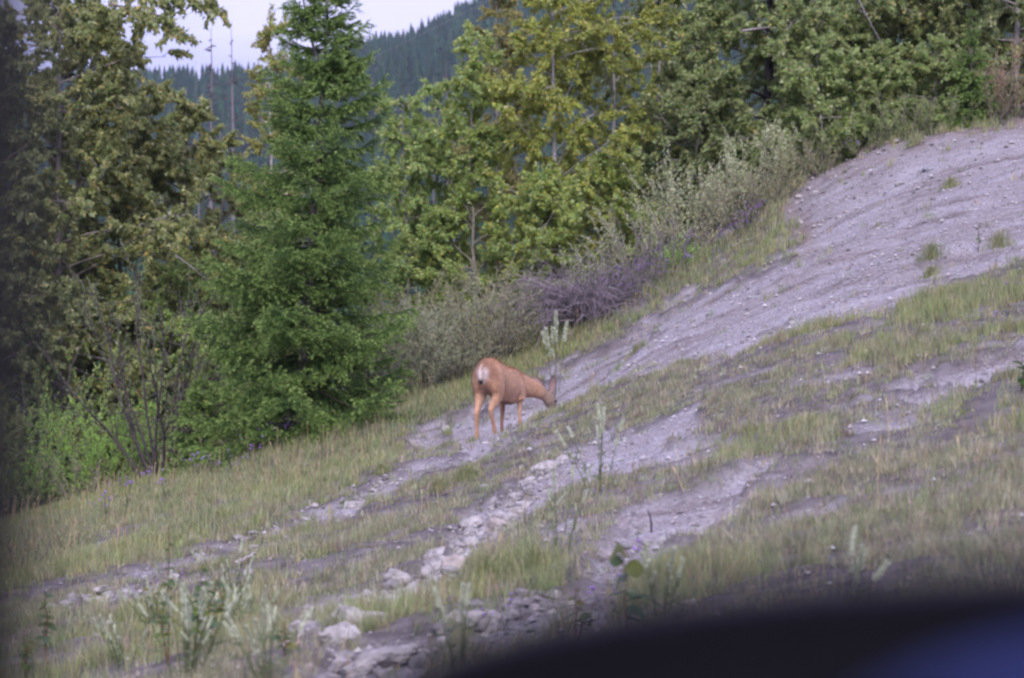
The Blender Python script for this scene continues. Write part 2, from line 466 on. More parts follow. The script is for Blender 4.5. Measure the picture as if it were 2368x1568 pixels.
# ---------------------------------------------------------------- far forest on the hillside (one mass)
def far_forest():
    rng = np.random.default_rng(5)
    N = 8600
    r = np.sqrt(rng.uniform(190 ** 2, 1330 ** 2, N)); az = rng.uniform(-15.5, 15.5, N) * np.pi / 180
    ridge_n = 1300
    r[:ridge_n] = rng.uniform(1240, 1330, ridge_n)
    x = r * np.sin(az); y = r * np.cos(az)
    # only what can rise above the near trees: keep the slope that faces the road
    g = np.zeros(N)
    z = H(x, y, g)
    h = rng.uniform(5.5, 11.5, N) * (0.75 + 0.5 * fbm(x / 50, y / 50, 9, 2))
    w = h * rng.uniform(0.17, 0.27, N)
    sides, tiers = 5, 3
    acc = Acc()
    base = np.array([.026, .056, .028])
    col = base[None] * rng.uniform(0.6, 1.5, N)[:, None] * np.stack([rng.uniform(.8, 1.3, N), np.ones(N), rng.uniform(.8, 1.3, N)], 1)
    V = []; F = []; C = []
    a0 = rng.uniform(0, 6.28, N)
    for t in range(tiers):
        zb = z + h * (0.05 + 0.27 * t); zt = z + h * min(1.0, 0.05 + 0.27 * t + 0.46)
        rad = w * (1 - 0.27 * t)
        a = a0[:, None] + t + np.arange(sides)[None] * 2 * np.pi / sides
        rr = rad[:, None] * rng.uniform(0.6, 1.15, (N, sides))
        ring = np.stack([x[:, None] + rr * np.cos(a), y[:, None] + rr * np.sin(a), zb[:, None] + rng.uniform(-.06, .06, (N, sides)) * h[:, None]], -1)
        top = np.stack([x, y, zt], -1)[:, None]
        V.append(np.concatenate([ring, top], 1))
        off = t * N * (sides + 1) + np.arange(N)[:, None] * (sides + 1)
        j = np.arange(sides)[None]
        F.append(np.stack([off + j, off + (j + 1) % sides, np.broadcast_to(off + sides, (N, sides))], -1).reshape(-1, 3))
        C.append(np.repeat(col, sides + 1, 0))
    acc.add(np.concatenate([v.reshape(-1, 3) for v in V]), [np.concatenate(F)], np.concatenate(C))
    link('conifer_forest', acc.mesh('conifer_forest', M_FOREST), kind='stuff',
         label='dark blue green conifer forest covering the distant hillside', category='forest')
far_forest()

# ---------------------------------------------------------------- plant generators
def path(p0, d0, L, n, wob, grav, rng):
    P = [np.array(p0, float)]; d = np.array(d0, float)
    for _ in range(n):
        d = d + rng.normal(0, wob, 3) + np.array([0, 0, grav])
        d = d / (np.linalg.norm(d) + 1e-9)
        P.append(P[-1] + d * L / n)
    return np.array(P)

def leaves(acc, pos, dirs, L, Wd, cols, rng, fold=0.25, droop=0.5, spread=0.7):
    """diamond leaves with a fold along the midrib"""
    N = len(pos)
    d = norm(dirs + rng.normal(0, spread, (N, 3)) + np.array([0, 0, -droop]))
    s = norm(np.cross(d, rng.normal(0, 1, (N, 3))))
    nrm = np.cross(d, s)
    L = L * rng.uniform(0.65, 1.25, N)[:, None]; Wd = Wd * rng.uniform(0.7, 1.2, N)[:, None]
    b = pos; tip = pos + d * L
    l = pos + d * L * 0.42 + s * Wd * 0.5 + nrm * Wd * fold
    r = pos + d * L * 0.42 - s * Wd * 0.5 + nrm * Wd * fold
    V = np.stack([b, r, tip, l], 1).reshape(-1, 3)
    i = np.arange(N)[:, None] * 4
    F = np.concatenate([i + np.array([[0, 1, 2]]), i + np.array([[0, 2, 3]])])
    acc.add(V, [F], np.repeat(cols, 4, 0))

def deltoid(acc, pos, dirs, L, Wd, cols, rng, droop=0.5, spread=0.7):
    N = len(pos)
    d = norm(dirs + rng.normal(0, spread, (N, 3)) + np.array([0, 0, -droop]))
    s = norm(np.cross(d, rng.normal(0, 1, (N, 3))))
    L = L * rng.uniform(0.6, 1.3, N)[:, None]; Wd = Wd * rng.uniform(0.7, 1.25, N)[:, None]
    V = np.stack([pos - s * Wd * .55, pos + s * Wd * .55, pos + d * L], 1).reshape(-1, 3)
    acc.add(V, [np.arange(3 * N).reshape(-1, 3)], np.repeat(cols, 3, 0))

def leaf_colours(N, palette, rng, var=0.22):
    P = np.array([p[:3] for p in palette]); w = np.array([p[3] for p in palette], float); w /= w.sum()
    c = P[rng.choice(len(P), N, p=w)]
    c[:, 2] *= .90
    return np.clip(3.05 * c * rng.uniform(1 - var, 1 + var, (N, 1)) * rng.uniform(0.92, 1.08, (N, 3)), 0, 1)

def sample_twigs(S, E, N, rng):
    ln = np.linalg.norm(E - S, axis=1); p = ln / ln.sum()
    k = rng.choice(len(S), N, p=p)
    t = rng.uniform(0.05, 1.08, N)[:, None]
    return S[k] + (E[k] - S[k]) * t, norm(E[k] - S[k])

COTTON = [(.116, .136, .052, 4), (.100, .124, .052, 4), (.150, .15, .058, 2), (.20, .19, .10, 1.4), (.085, .10, .042, 2), (.21, .16, .05, .5)]
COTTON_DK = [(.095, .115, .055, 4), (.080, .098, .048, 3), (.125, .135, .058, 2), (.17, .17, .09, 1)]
ASPEN_Y = [(.150, .174, .042, 4), (.178, .185, .048, 3), (.125, .15, .042, 3), (.23, .20, .05, 1)]
ASPEN_G = [(.13, .175, .055, 4), (.11, .155, .055, 4), (.165, .195, .065, 2), (.20, .19, .06, .8), (.13, .185, .105, 1)]
COTTON_G = [(.105, .142, .060, 4), (.122, .154, .060, 4), (.092, .118, .048, 3), (.16, .155, .058, 1.4), (.19, .20, .125, 1.2)]
OLIVE = [(.15, .14, .055, 3), (.19, .16, .07, 2), (.11, .12, .05, 3)]
WILLOW_B = [(.15, .25, .055, 4), (.19, .29, .06, 3), (.11, .19, .055, 3)]
WILLOW_D = [(.085, .115, .058, 4), (.105, .13, .06, 3), (.10, .12, .05, 1), (.25, .18, .04, .3)]
GREY = [(.15, .162, .118, 4), (.185, .192, .15, 3), (.125, .138, .095, 3), (.17, .158, .115, 1)]
SILVER = [(.26, .28, .20, 4), (.19, .22, .13, 3), (.33, .34, .26, 2), (.12, .15, .07, 2)]
BROWNISH = [(.145, .138, .085, 4), (.18, .162, .10, 3), (.12, .125, .068, 2)]

def broad_tree(label, px, d, h, w, palette, seed, leafn=9000, leaf=(.070, .052), bark=(.30, .28, .27), lean=(0, 0), r0=.09, bare=0.04,
               shape='oval', droop=0.6, group=None, name='broadleaf_tree', cat='tree', up=0.45, nl=34):
    rng = np.random.default_rng(seed)
    leafn = int(leafn * (6.2 if palette[0] in (COTTON[0], COTTON_DK[0]) and px < 700 else 5.5)); leaf = (leaf[0] * 1.08, leaf[1] * 1.10)
    b = gd(px, d)
    root = thing(name, label, cat, (b[0], b[1], b[2] - 0.05), group)
    n = 9
    tz = np.linspace(0, 1, n + 1)
    T = np.stack([lean[0] * tz ** 1.5 + np.cumsum(rng.normal(0, .035, n + 1)) * (tz > 0), lean[1] * tz + np.cumsum(rng.normal(0, .035, n + 1)) * (tz > 0), tz * h], 1)
    R = r0 * (1 - tz * 0.9) * (1 + 0.25 * np.exp(-tz * 25))
    bark = np.array(bark)
    a = Acc(); V, F = tube(T, R, 9); a.add(V, F, np.clip(bark * (1 + .25 * rng.normal(0, 1, (len(V), 1)) * 0.4), 0.02, 1))
    link('trunk', a.mesh('trunk', M_BARK, True), root)
    S, E = [], []
    limb_bark = bark * 0.95
    for i in range(nl):
        t = bare + (0.97 - bare) * (i + rng.uniform(0, 1)) / nl
        p0 = np.array([np.interp(t, tz, T[:, k]) for k in range(3)])
        if shape == 'oval':
            prof = max(0.12, math.sin(math.pi * min(1, (t * 0.86 + 0.17))) ** 0.7)
        elif shape == 'column':
            prof = max(0.10, (1 - t) ** 0.6) * (0.6 + 0.4 * min(1, t / 0.2))
        else:
            prof = 0.9
        L = w * prof * rng.uniform(0.6, 1.12)
        az = i * 2.39996 + rng.normal(0, 0.5)
        d0 = np.array([math.cos(az), math.sin(az), up + rng.normal(0, .2)]); d0 /= np.linalg.norm(d0)
        lp = path(p0, d0, L, 5, 0.14, -0.05, rng)
        la = Acc()
        V, F = tube(lp, np.linspace(r0 * .28 * (1 - t * .6) + .006, .004, 6), 5); la.add(V, F, limb_bark)
        nsub = max(4, int(4 + L * 3.2))
        for s in range(nsub):
            ts = rng.uniform(0.18, 1.0); q = ts * 5; k = min(4, int(q))
            sp = lp[k] + (lp[k + 1] - lp[k]) * (q - k)
            sd = norm(norm(lp[k + 1] - lp[k]) * 0.7 + rng.normal(0, 0.7, 3) + np.array([0, 0, .1]))
            sl = (0.28 + 0.34 * L * (1 - ts * .55)) * rng.uniform(.6, 1.1)
            s2 = path(sp, sd, sl, 3, 0.16, -0.08, rng)
            V, F = tube(s2, np.linspace(.007, .002, 4), 3, False); la.add(V, F, limb_bark)
            S.append(s2[1:-1]); E.append(s2[2:])
            for q in range(4):
                k2 = rng.integers(1, 4)
                td = norm(norm(s2[k2] - s2[k2 - 1]) + rng.normal(0, .8, 3))
                ep = s2[k2] + td * rng.uniform(.10, .28)
                S.append(s2[k2][None]); E.append(ep[None])
        link('limb', la.mesh('limb', M_BARK, True), root)
    S = np.concatenate(S); E = np.concatenate(E)
    pos, dr = sample_twigs(S, E, leafn, rng)
    pos += rng.normal(0, 0.022, pos.shape)
    ca = Acc()
    deltoid(ca, pos, dr, leaf[0], leaf[1], leaf_colours(leafn, palette, rng), rng, droop=droop)
    link('crown', ca.mesh('crown', M_LEAF), root, kind='stuff')
    return root

def tree_copy(src, label, px, d, scale, rz, group=None):
    """another tree of the same kind: its parts share the meshes, turned and scaled"""
    b = gd(px, d)
    root = src.copy(); COL.objects.link(root)
    root.location = (b[0], b[1], b[2] - .05); root.rotation_euler = (0, 0, rz); root.scale = (scale[0], scale[0], scale[1]); root['label'] = label
    for ch in list(src.children):
        c = ch.copy(); COL.objects.link(c); c.parent = root
    return root

def shrub(label, base, h, w, palette, seed, stems=9, leafn=2500, leaf=(.04, .016), bark=(.16, .14, .13), group=None, name='shrub', cat='shrub',
          upright=0.8, sub=7, thick=.010, mat=None, droop=-0.1, low=0.15, spread=.5):
    rng = np.random.default_rng(seed)
    root = thing(name, label, cat, (base[0], base[1], base[2] - 0.03), group)
    S, E = [], []
    for i in range(stems):
        az = i * 2.39996 + rng.normal(0, .4); q = math.sqrt((i + .5) / stems)
        L = h * rng.uniform(.75, 1.08) * (1.08 - .25 * q)
        d0 = norm(np.array([math.cos(az) * q * w / h, math.sin(az) * q * w / h, upright]))
        p0 = np.array([math.cos(az) * q * .25 * w, math.sin(az) * q * .25 * w, 0])
        lp = path(p0, d0, L, 6, .09, .03, rng)
        la = Acc(); V, F = tube(lp, np.linspace(thick, thick * .3, 7), 4); la.add(V, F, np.array(bark) * rng.uniform(.7, 1.3))
        for s in range(sub):
            ts = rng.uniform(low, 1); qq = ts * 6; k = min(5, int(qq))
            sp = lp[k] + (lp[k + 1] - lp[k]) * (qq - k)
            sd = norm(norm(lp[k + 1] - lp[k]) * .9 + rng.normal(0, .5, 3))
            s2 = path(sp, sd, h * rng.uniform(.12, .32), 3, .12, .04, rng)
            V, F = tube(s2, np.linspace(thick * .45, thick * .15, 4), 3, False); la.add(V, F, np.array(bark) * rng.uniform(.7, 1.3))
            S += [s2[:-1]]; E += [s2[1:]]
        k0 = max(1, int(low * 6) + 1)
        S.append(lp[k0:-1]); E.append(lp[k0 + 1:])
        link('stem', la.mesh('stem', M_TWIG, True), root)
    if leafn:
        pos, dr = sample_twigs(np.concatenate(S), np.concatenate(E), leafn, rng)
        pos += rng.normal(0, .012, pos.shape)
        ca = Acc(); leaves(ca, pos, dr, leaf[0], leaf[1], leaf_colours(leafn, palette, rng), rng, droop=droop, spread=spread)
        link('foliage', ca.mesh('foliage', mat or M_SHRUB), root, kind='stuff')
    return root

# ---------------------------------------------------------------- fir with single boughs
def bough_mesh(L, seed):
    rng = np.random.default_rng(seed)
    ax = path((0, 0, 0), norm(np.array([1, 0, .02])), L, 8, .035, 0.0, rng)
    ax[:, 2] += -0.26 * L * (np.linspace(0, 1, 9) ** 1.3) + 0.24 * L * np.linspace(0, 1, 9) ** 3
    acc = Acc(); V, F = tube(ax, np.linspace(.007 + .006 * L, .002, 9), 4); acc.add(V, F, (.10, .075, .055))
    wood = acc; need = Acc()
    S, E, TIP = [ax[1:-1]], [ax[2:]], [np.linspace(.1, .9, 7)]
    ns = int(7 + 9 * L)
    for i in range(ns):
        ts = 0.10 + 0.88 * (i + rng.uniform(0, .6)) / ns
        q = ts * 8; k = min(7, int(q)); p = ax[k] + (ax[k + 1] - ax[k]) * (q - k)
        fd = norm(ax[k + 1] - ax[k])
        for sgn in (-1, 1):
            if rng.uniform() < .08: continue
            sl = L * (0.46 * (1 - ts) ** .8 + .07) * (0.5 + 0.5 * min(1, ts / .25)) * rng.uniform(.7, 1.2)
            sd = norm(fd * .75 + np.array([0, sgn * .95, 0]) + np.array([0, 0, rng.normal(-.22, .22)]))
            s2 = path(p, sd, sl, 4, .08, -.05, rng)
            S.append(s2[:-1]); E.append(s2[1:]); TIP.append(np.linspace(.15, .85, 4))
            nn = int(sl / .055)
            for j in range(nn):
                t2 = rng.uniform(.15, 1); q2 = t2 * 4; k2 = min(3, int(q2)); p2 = s2[k2] + (s2[k2 + 1] - s2[k2]) * (q2 - k2)
                d2 = norm(norm(s2[k2 + 1] - s2[k2]) + np.array([rng.normal(0, .55), rng.normal(0, .55), rng.normal(-.28, .35)]))
                e2 = p2 + d2 * rng.uniform(.05, .12)
                S.append(p2[None]); E.append(e2[None]); TIP.append(np.array([.8]))
    S = np.concatenate(S); E = np.concatenate(E); TIP = np.concatenate(TIP)
    ln = np.linalg.norm(E - S, axis=1)
    N = int(ln.sum() * 340)
    k = rng.choice(len(S), N, p=ln / ln.sum()); t = rng.uniform(0, 1.05, N)[:, None]
    pos = S[k] + (E[k] - S[k]) * t; dr = norm(E[k] - S[k])
    side = norm(np.cross(dr, rng.normal(0, 1, (N, 3))))
    nd = norm(dr * .75 + side * .8 + np.array([0, 0, .12])) * rng.uniform(.022, .034, N)[:, None]
    wd = norm(np.cross(nd, rng.normal(0, 1, (N, 3)))) * .0038
    V = np.stack([pos - wd, pos + wd, pos + nd], 1).reshape(-1, 3)
    tipf = np.clip(TIP[k] * t[:, 0] * 1.1, 0, 1)[:, None] ** 1.6
    c = np.array([.105, .205, .055]) * (1 - tipf) + np.array([.50, .66, .20]) * tipf
    c = c * rng.uniform(.75, 1.25, (N, 1))
    need.add(V, [np.arange(3 * N).reshape(-1, 3)], np.repeat(c, 3, 0))
    # joined: wood + needles, two material slots
    me = Acc()
    me.v = wood.v + need.v; me.c = wood.c + need.c
    me.f = [f for f in wood.f] + [f + wood.n for f in need.f]
    m = me.mesh('bough', M_NEEDLE)
    return m

BOUGH = {}
def boughs(cls):
    if cls not in BOUGH:
        BOUGH[cls] = [bough_mesh(cls, int(cls * 100) + i) for i in range(4)]
    return BOUGH[cls]

def fir(label, base, h, w, seed, lean=(0, 0), r0=.085, name='fir_tree', step=.235, prof=.52, per=9, group=None, forks=(), t0=.02):
    rng = np.random.default_rng(seed)
    root = thing(name, label, 'fir tree' if h > 3 else 'sapling', (base[0], base[1], base[2] - .04), group)
    n = 12; tz = np.linspace(0, 1, n + 1)
    T = np.stack([lean[0] * tz, lean[1] * tz, tz * h], 1); T[1:-1, :2] += rng.normal(0, .012 * r0 / .085, (n - 1, 2))
    a = Acc(); V, F = tube(T, r0 * (1 - tz * .93), 9); a.add(V, F, np.array([.17, .145, .14]))
    link('trunk', a.mesh('trunk', M_BARK, True), root)
    tops = [(T, t0, 1.0, w, h)]
    for (tf, dx, dy, hh, ww) in forks:      # extra leaders
        p0 = np.array([np.interp(tf, tz, T[:, k]) for k in range(3)])
        Q = np.stack([p0[0] + dx * np.linspace(0, 1, 6) ** .6, p0[1] + dy * np.linspace(0, 1, 6), p0[2] + hh * np.linspace(0, 1, 6)], 1)
        a = Acc(); V, F = tube(Q, np.linspace(r0 * .35, .004, 6), 6); a.add(V, F, np.array([.17, .145, .14]))
        link('leader', a.mesh('leader', M_BARK, True), root)
        tops.append((Q, .35, 1.0, ww, hh))
    for ti, (Q, ta, tb, ww, hh) in enumerate(tops):
        tq = np.linspace(0, 1, len(Q))
        nw = max(4, int(hh * (tb - ta) / step))
        for i in range(nw):
            for j in range(per):
                t = ta + (tb - ta) * (i + rng.uniform(0, .45)) / nw
                p = np.array([np.interp(t, tq, Q[:, k]) for k in range(3)])
                Lb = max(.10, ww * (1 - t) ** prof * rng.uniform(.55, 1.12))
                if t > .93: Lb *= .75
                cls = .35 if Lb < .55 else (.9 if Lb < 1.15 else 1.6)
                if rng.uniform() < .06: continue
                o = link('bough', boughs(cls)[rng.integers(4)], root)
                az = j * 2 * math.pi / per + i * .7 + rng.normal(0, .3)
                el = -0.06 + .74 * t ** 1.5 + rng.normal(0, .11)
                M = Matrix.Rotation(az, 4, 'Z') @ Matrix.Rotation(-el, 4, 'Y') @ Matrix.Rotation(rng.normal(0, .25), 4, 'X') @ Matrix.Scale(Lb / cls, 4)
                M.translation = Vector(p)
                o.matrix_local = M
    return root

# ---------------------------------------------------------------- trees: left side
G_COT = 'cottonwoods on the slope edge'
T_BIG = broad_tree('big olive cottonwood with pale straight trunk, its branch hanging into the sky', 125, 38, 9.8, 2.9, COTTON, 11, 20000, bark=(.30, .27, .25), r0=.10, up=.25, droop=.9, group=G_COT, nl=62, name='cottonwood_tree')
broad_tree('cottonwood with thin dark trunk standing between pale trunk and sky gap', 262, 40, 8.8, 1.5, COTTON, 12, 10500, bark=(.16, .14, .14), r0=.07, up=.25, droop=.9, group=G_COT, name='cottonwood_tree')
def overhang(root, pts, d, seed, n):
    rng = np.random.default_rng(seed); o = np.array(root.location)
    P = np.array([at(px, py, d + k * .06) for k, (px, py) in enumerate(pts)]) - o
    a = Acc(); V, F = tube(P, np.linspace(.022, .005, len(P)), 5); a.add(V, F, (.2, .18, .16))
    S, E = [], []
    for i in range(26):
        t = rng.uniform(.12, 1) * (len(P) - 1.001); k = int(t); p = P[k] + (P[k + 1] - P[k]) * (t - k)
        q = path(p, norm(np.array([rng.normal(.3, .6), rng.normal(0, .6), -.7 + rng.normal(0, .4)])), rng.uniform(.18, .5), 3, .15, -.10, rng)
        V, F = tube(q, np.linspace(.006, .002, 4), 3, False); a.add(V, F, (.2, .18, .16)); S.append(q[:-1]); E.append(q[1:])
    link('limb', a.mesh('limb', M_BARK, True), root)
    pos, dr = sample_twigs(np.concatenate(S), np.concatenate(E), n, rng); pos += rng.normal(0, .03, pos.shape)
    c = Acc(); deltoid(c, pos, dr, .085, .062, leaf_colours(n, COTTON, rng), rng, droop=.9)
    link('leaf_spray', c.mesh('leaf_spray', M_LEAF), root, kind='stuff')
overhang(T_BIG, [(215, -30), (300, -12), (390, -8), (470, -4), (522, 26)], 37.2, 5, 1500)
overhang(T_BIG, [(250, 10), (320, 22), (380, 40), (415, 78)], 37.0, 6, 1100)
broad_tree('slim olive cottonwood squeezed in right of the pale trunk', 190, 39.3, 9.2, 1.5, COTTON, 10, 10000, bark=(.20, .18, .17), r0=.06, up=.25, droop=.9, group=G_COT, name='cottonwood_tree', nl=40)
T_ROUND = broad_tree('round topped cottonwood left of the fir, below the two dead snags', 415, 41, 7.35, 1.75, COTTON, 13, 11500, bark=(.24, .21, .20), r0=.07, up=.2, droop=.9, group=G_COT, name='cottonwood_tree')
broad_tree('dark leaved cottonwood at the left edge behind the window pillar', -30, 36, 9.2, 1.9, COTTON_DK, 14, 9500, bark=(.15, .13, .13), r0=.09, droop=.8, group=G_COT, name='cottonwood_tree')
broad_tree('low dark green tree below the pale cottonwood trunk at left', 60, 37, 3.6, 1.5, COTTON_DK, 15, 6000, leaf=(.06, .045), r0=.05, droop=.6, nl=24)
broad_tree('pale bright green young poplar behind the dark stemmed willow', 400, 38.5, 3.9, 1.35, ASPEN_G, 16, 6200, leaf=(.055, .042), r0=.04, droop=.6, nl=24, name='poplar_tree')
broad_tree('tall slim tan leaved birch rising behind the left side of the fir', 640, 41.5, 8.3, .85, OLIVE + ASPEN_Y[:1], 17, 5200, leaf=(.055, .036), bark=(.45, .42, .40), r0=.05, shape='column', up=.9, nl=30, name='birch_tree')
tree_copy(T_ROUND, 'low leafy cottonwood filling the gap between left cottonwoods and fir', 515, 43, (1.0, 0.90), 2.1)
broad_tree('slender dull green poplar hidden behind the lower half of the fir', 700, 39, 4.6, 1.3, COTTON_G, 19, 4200, r0=.05, nl=20, name='poplar_tree')

# ---------------------------------------------------------------- trees: middle
G_ASP = 'aspens right of the fir'
T_ASPEN = broad_tree('small light green aspen touching the right side of the fir', 935, 37.5, 5.0, 1.0, ASPEN_G, 21, 5200, leaf=(.052, .044), bark=(.24, .22, .19), r0=.035, shape='column', up=.8, group=G_ASP, name='aspen_tree', nl=24)
tree_copy(T_ASPEN, 'light green aspen standing below the dark hillside conifers', 1020, 38.5, (1.0, 1.02), 2.4)
broad_tree('taller green aspen whose top overlaps the far hill', 1100, 37.5, 5.4, .9, ASPEN_G + ASPEN_Y[:1], 23, 5600, leaf=(.052, .044), bark=(.24, .22, .19), r0=.04, shape='column', up=.9, group=G_ASP, name='aspen_tree', nl=26)
broad_tree('tan olive poplar with upright twigs where the hill meets the trees', 1150, 40.5, 7.6, 1.05, OLIVE, 24, 6200, leaf=(.055, .036), bark=(.30, .27, .25), r0=.05, shape='column', up=1.1, name='poplar_tree', nl=30)
broad_tree('tall yellow green aspen with a grey trunk near the middle', 1300, 37.5, 7.8, 1.45, ASPEN_Y, 25, 11500, leaf=(.056, .046), bark=(.36, .34, .33), r0=.055, up=.75, group=G_ASP, name='aspen_tree', nl=40, lean=(-.25, 0))
broad_tree('yellowish aspen right beside the tall yellow green one', 1425, 39, 7.0, 1.25, ASPEN_Y + COTTON[:1], 26, 8800, leaf=(.056, .046), bark=(.33, .31, .30), r0=.045, up=.75, group=G_ASP, name='aspen_tree', nl=32)
T_SAPL = broad_tree('bright green sapling poplar in front of the yellow green aspen', 1235, 36.6, 2.6, .95, ASPEN_G + ASPEN_Y[:2], 27, 4200, leaf=(.055, .045), r0=.025, up=.9, name='poplar_tree', nl=20)
tree_copy(T_SAPL, 'leafy green sapling poplar left of the silvery weeds', 1400, 37, (0.92, 0.9), 1.9)

# ---------------------------------------------------------------- trees: right side
T_DULL = broad_tree('dull pale leaved cottonwood left of the purple hill gap', 1520, 41, 6.2, 1.25, COTTON_G + SILVER[:1], 31, 5600, r0=.06, group=G_COT, name='cottonwood_tree', nl=28)
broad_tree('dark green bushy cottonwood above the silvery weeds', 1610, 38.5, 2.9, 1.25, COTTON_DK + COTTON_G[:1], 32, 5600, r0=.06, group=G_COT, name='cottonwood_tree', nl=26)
tree_copy(T_DULL, 'cottonwood with a long bare horizontal branch near the top', 1665, 42, (1.08, 0.95), 2.6)
T_DARK = broad_tree('thick dark trunked cottonwood with green hanging leaves', 1768, 39.5, 6.4, 1.7, COTTON_G, 34, 10500, bark=(.075, .065, .07), r0=.13, group=G_COT, name='cottonwood_tree', nl=40, droop=.7)
broad_tree('cottonwood with a pale grey leaning trunk beside the dark trunk', 1845, 38.6, 6.0, 1.4, COTTON_G, 35, 8600, bark=(.33, .29, .29), r0=.10, group=G_COT, name='cottonwood_tree', nl=34, lean=(.35, 0), droop=.7)
T_OLIVE = broad_tree('olive cottonwood behind the grey fallen branch', 2010, 40.5, 5.4, 1.6, COTTON + COTTON_G[:1], 36, 9200, r0=.08, group=G_COT, name='cottonwood_tree', nl=36, droop=.8)
tree_copy(T_OLIVE, 'olive cottonwood just left of the little larch sapling', 2150, 39.5, (0.92, 0.97), 2.2)
T_CORNER = broad_tree('dark green cottonwood in the upper right corner', 2340, 38.8, 5.0, 1.4, COTTON_DK + COTTON_G[:1], 38, 8000, r0=.07, group=G_COT, name='cottonwood_tree', nl=34)
tree_copy(T_OLIVE, 'green cottonwood between the larch sapling and the corner tree', 2250, 41, (0.95, 1.0), 4.3)
tree_copy(T_CORNER, 'cottonwood beyond the right edge of the picture', 2500, 40, (1.05, 1.0), 2.0)
T_YOUNG = broad_tree('bright green young cottonwood below the two right trunks', 1905, 37, 2.2, .95, COTTON_G + ASPEN_G[:1], 41, 4200, leaf=(.06, .045), r0=.03, name='cottonwood_tree', nl=20)
tree_copy(T_YOUNG, 'low green cottonwood sapling on the crest below the fallen branch', 2040, 37.2, (0.9, 0.8), 1.7)
tree_copy(T_YOUNG, 'low leafy sapling on the crest left of the larch', 2155, 37, (0.85, 0.75), 3.6)

# ---------------------------------------------------------------- conifers
fir('large bright green fir with drooping boughs in the middle of the slope edge', gd(690, 31.5), 7.05, 2.0, 51, lean=(.47, .1), prof=.62, forks=((.74, -.40, .05, 1.6, .58), (.70, .35, .1, .5, .8)), step=.31, per=9)
fir('small young fir at the foot of the big fir, left', gd(470, 31.8), 1.35, .62, 52, name='fir_sapling', step=.16, r0=.025)
fir('feathery light green larch sapling on the right crest', gd(2245, 36.4), 2.1, .55, 53, name='larch_sapling', step=.17, r0=.028, prof=.8)

# ---------------------------------------------------------------- dead snags on the hill and dead branches
def snag(label, px, py_base, d, h, seed, r0, bark=(.22, .19, .205), nb=70, bl=.9, tmin=.35):
    rng = np.random.default_rng(seed)
    b = at(px, py_base, d); zb = gz(b[0], d)
    h = h + b[2] - zb
    root = thing('dead_tree', label, 'dead tree', (b[0], d, zb), 'bare dead trees on the far hillside')
    n = 8; tz = np.linspace(0, 1, n + 1)
    T = np.stack([np.cumsum(rng.normal(-.01, .012, n + 1)) * h / 8, 0 * tz, tz * h], 1)
    a = Acc(); V, F = tube(T, r0 * (1 - tz * .93), 7); a.add(V, F, np.clip(np.array(bark) * rng.uniform(.75, 1.3, (len(V), 1)), 0, 1))
    link('trunk', a.mesh('trunk', M_BARK, True), root)
    for i in range(nb):
        t = rng.uniform(tmin, .97); p = np.array([np.interp(t, tz, T[:, k]) for k in range(3)])
        az = rng.uniform(0, 6.28); L = bl * (1.15 - t) * rng.uniform(.3, 1.6) * (1.9 if r0 > .2 else 1) + .15
        P = path(p, norm(np.array([math.cos(az), math.sin(az), rng.normal(.1, .25)])), L, 3, .16, -.05, rng)
        a = Acc(); V, F = tube(P, np.linspace(r0 * .26, r0 * .08, 4), 3, False); a.add(V, F, np.array(bark) * .55)
        link('branch', a.mesh('branch', M_TWIG, True), root)

for i, (lab, px, pyb, d, hp, r) in enumerate([
        ('tall bare grey snag, left of two, below the hanging cottonwood branch', 497, 225, 150, 160, .28),
        ('tall bare grey snag, right of two, nearest the fir', 549, 240, 152, 172, .26),
        ('short leaning purple grey snag left of the two tall snags', 470, 215, 165, 75, .10),
        ('thin purple grey snag among the conifers right of the fir', 1004, 250, 170, 80, .13),
        ('thick twiggy purple grey snag beside the aspen tops', 1040, 260, 160, 115, .16),
        ('pale thin twin snag touching the aspen tops', 1056, 250, 168, 100, .12)]):
    snag(lab, px, pyb, d, hp / FP * d, 60 + i, r)

def loose_branch(label, pts, d, r, seed, bark=(.30, .26, .29), name='dead_branch', nb=5, cat='branch'):
    rng = np.random.default_rng(seed)
    P = np.array([at(px, py, d + k * .08) for k, (px, py) in enumerate(pts)])
    o = P[0].copy(); P = P - o
    P = np.array([P[0] + (P[-1] - P[0]) * t for t in (0,)]) if len(P) < 2 else P
    root = thing(name, label, cat, o)
    a = Acc(); V, F = tube(P, np.linspace(r, r * .4, len(P)), 6); a.add(V, F, np.clip(np.array(bark) * rng.uniform(.7, 1.35, (len(V), 1)), 0, 1))
    link('stem', a.mesh('stem', M_BARK, True), root)
    for i in range(nb):
        k = rng.integers(0, len(P) - 1); t = rng.uniform(); p = P[k] + (P[k + 1] - P[k]) * t
        q = path(p, norm(rng.normal(0, 1, 3) * np.array([1, .5, .6])), rng.uniform(.15, .45), 3, .15, 0, rng)
        a = Acc(); V, F = tube(q, np.linspace(r * .35, r * .12, 4), 3, False); a.add(V, F, np.array(bark) * .8)
        link('twig', a.mesh('twig', M_TWIG, True), root)
    return root
loose_branch('grey dead branch lying level in the right cottonwoods', [(1890, 188), (1960, 180), (2050, 170), (2135, 158)], 37.4, .030, 71)
loose_branch('short grey dead branch above the longer level one', [(2010, 153), (2070, 150), (2110, 149)], 37.6, .014, 72, nb=2)
loose_branch('bare horizontal branch high above the silvery weeds', [(1715, 72), (1770, 64), (1850, 60)], 38.0, .026, 73, nb=3)
loose_branch('thin bare slanting branch in the upper right cottonwoods', [(1985, 0), (2015, 60), (2060, 140)], 37.6, .014, 74, nb=3)
loose_branch('thin pale broken branch hanging in the left cottonwoods', [(405, 590), (440, 615), (480, 650)], 36.2, .012, 75, nb=1)

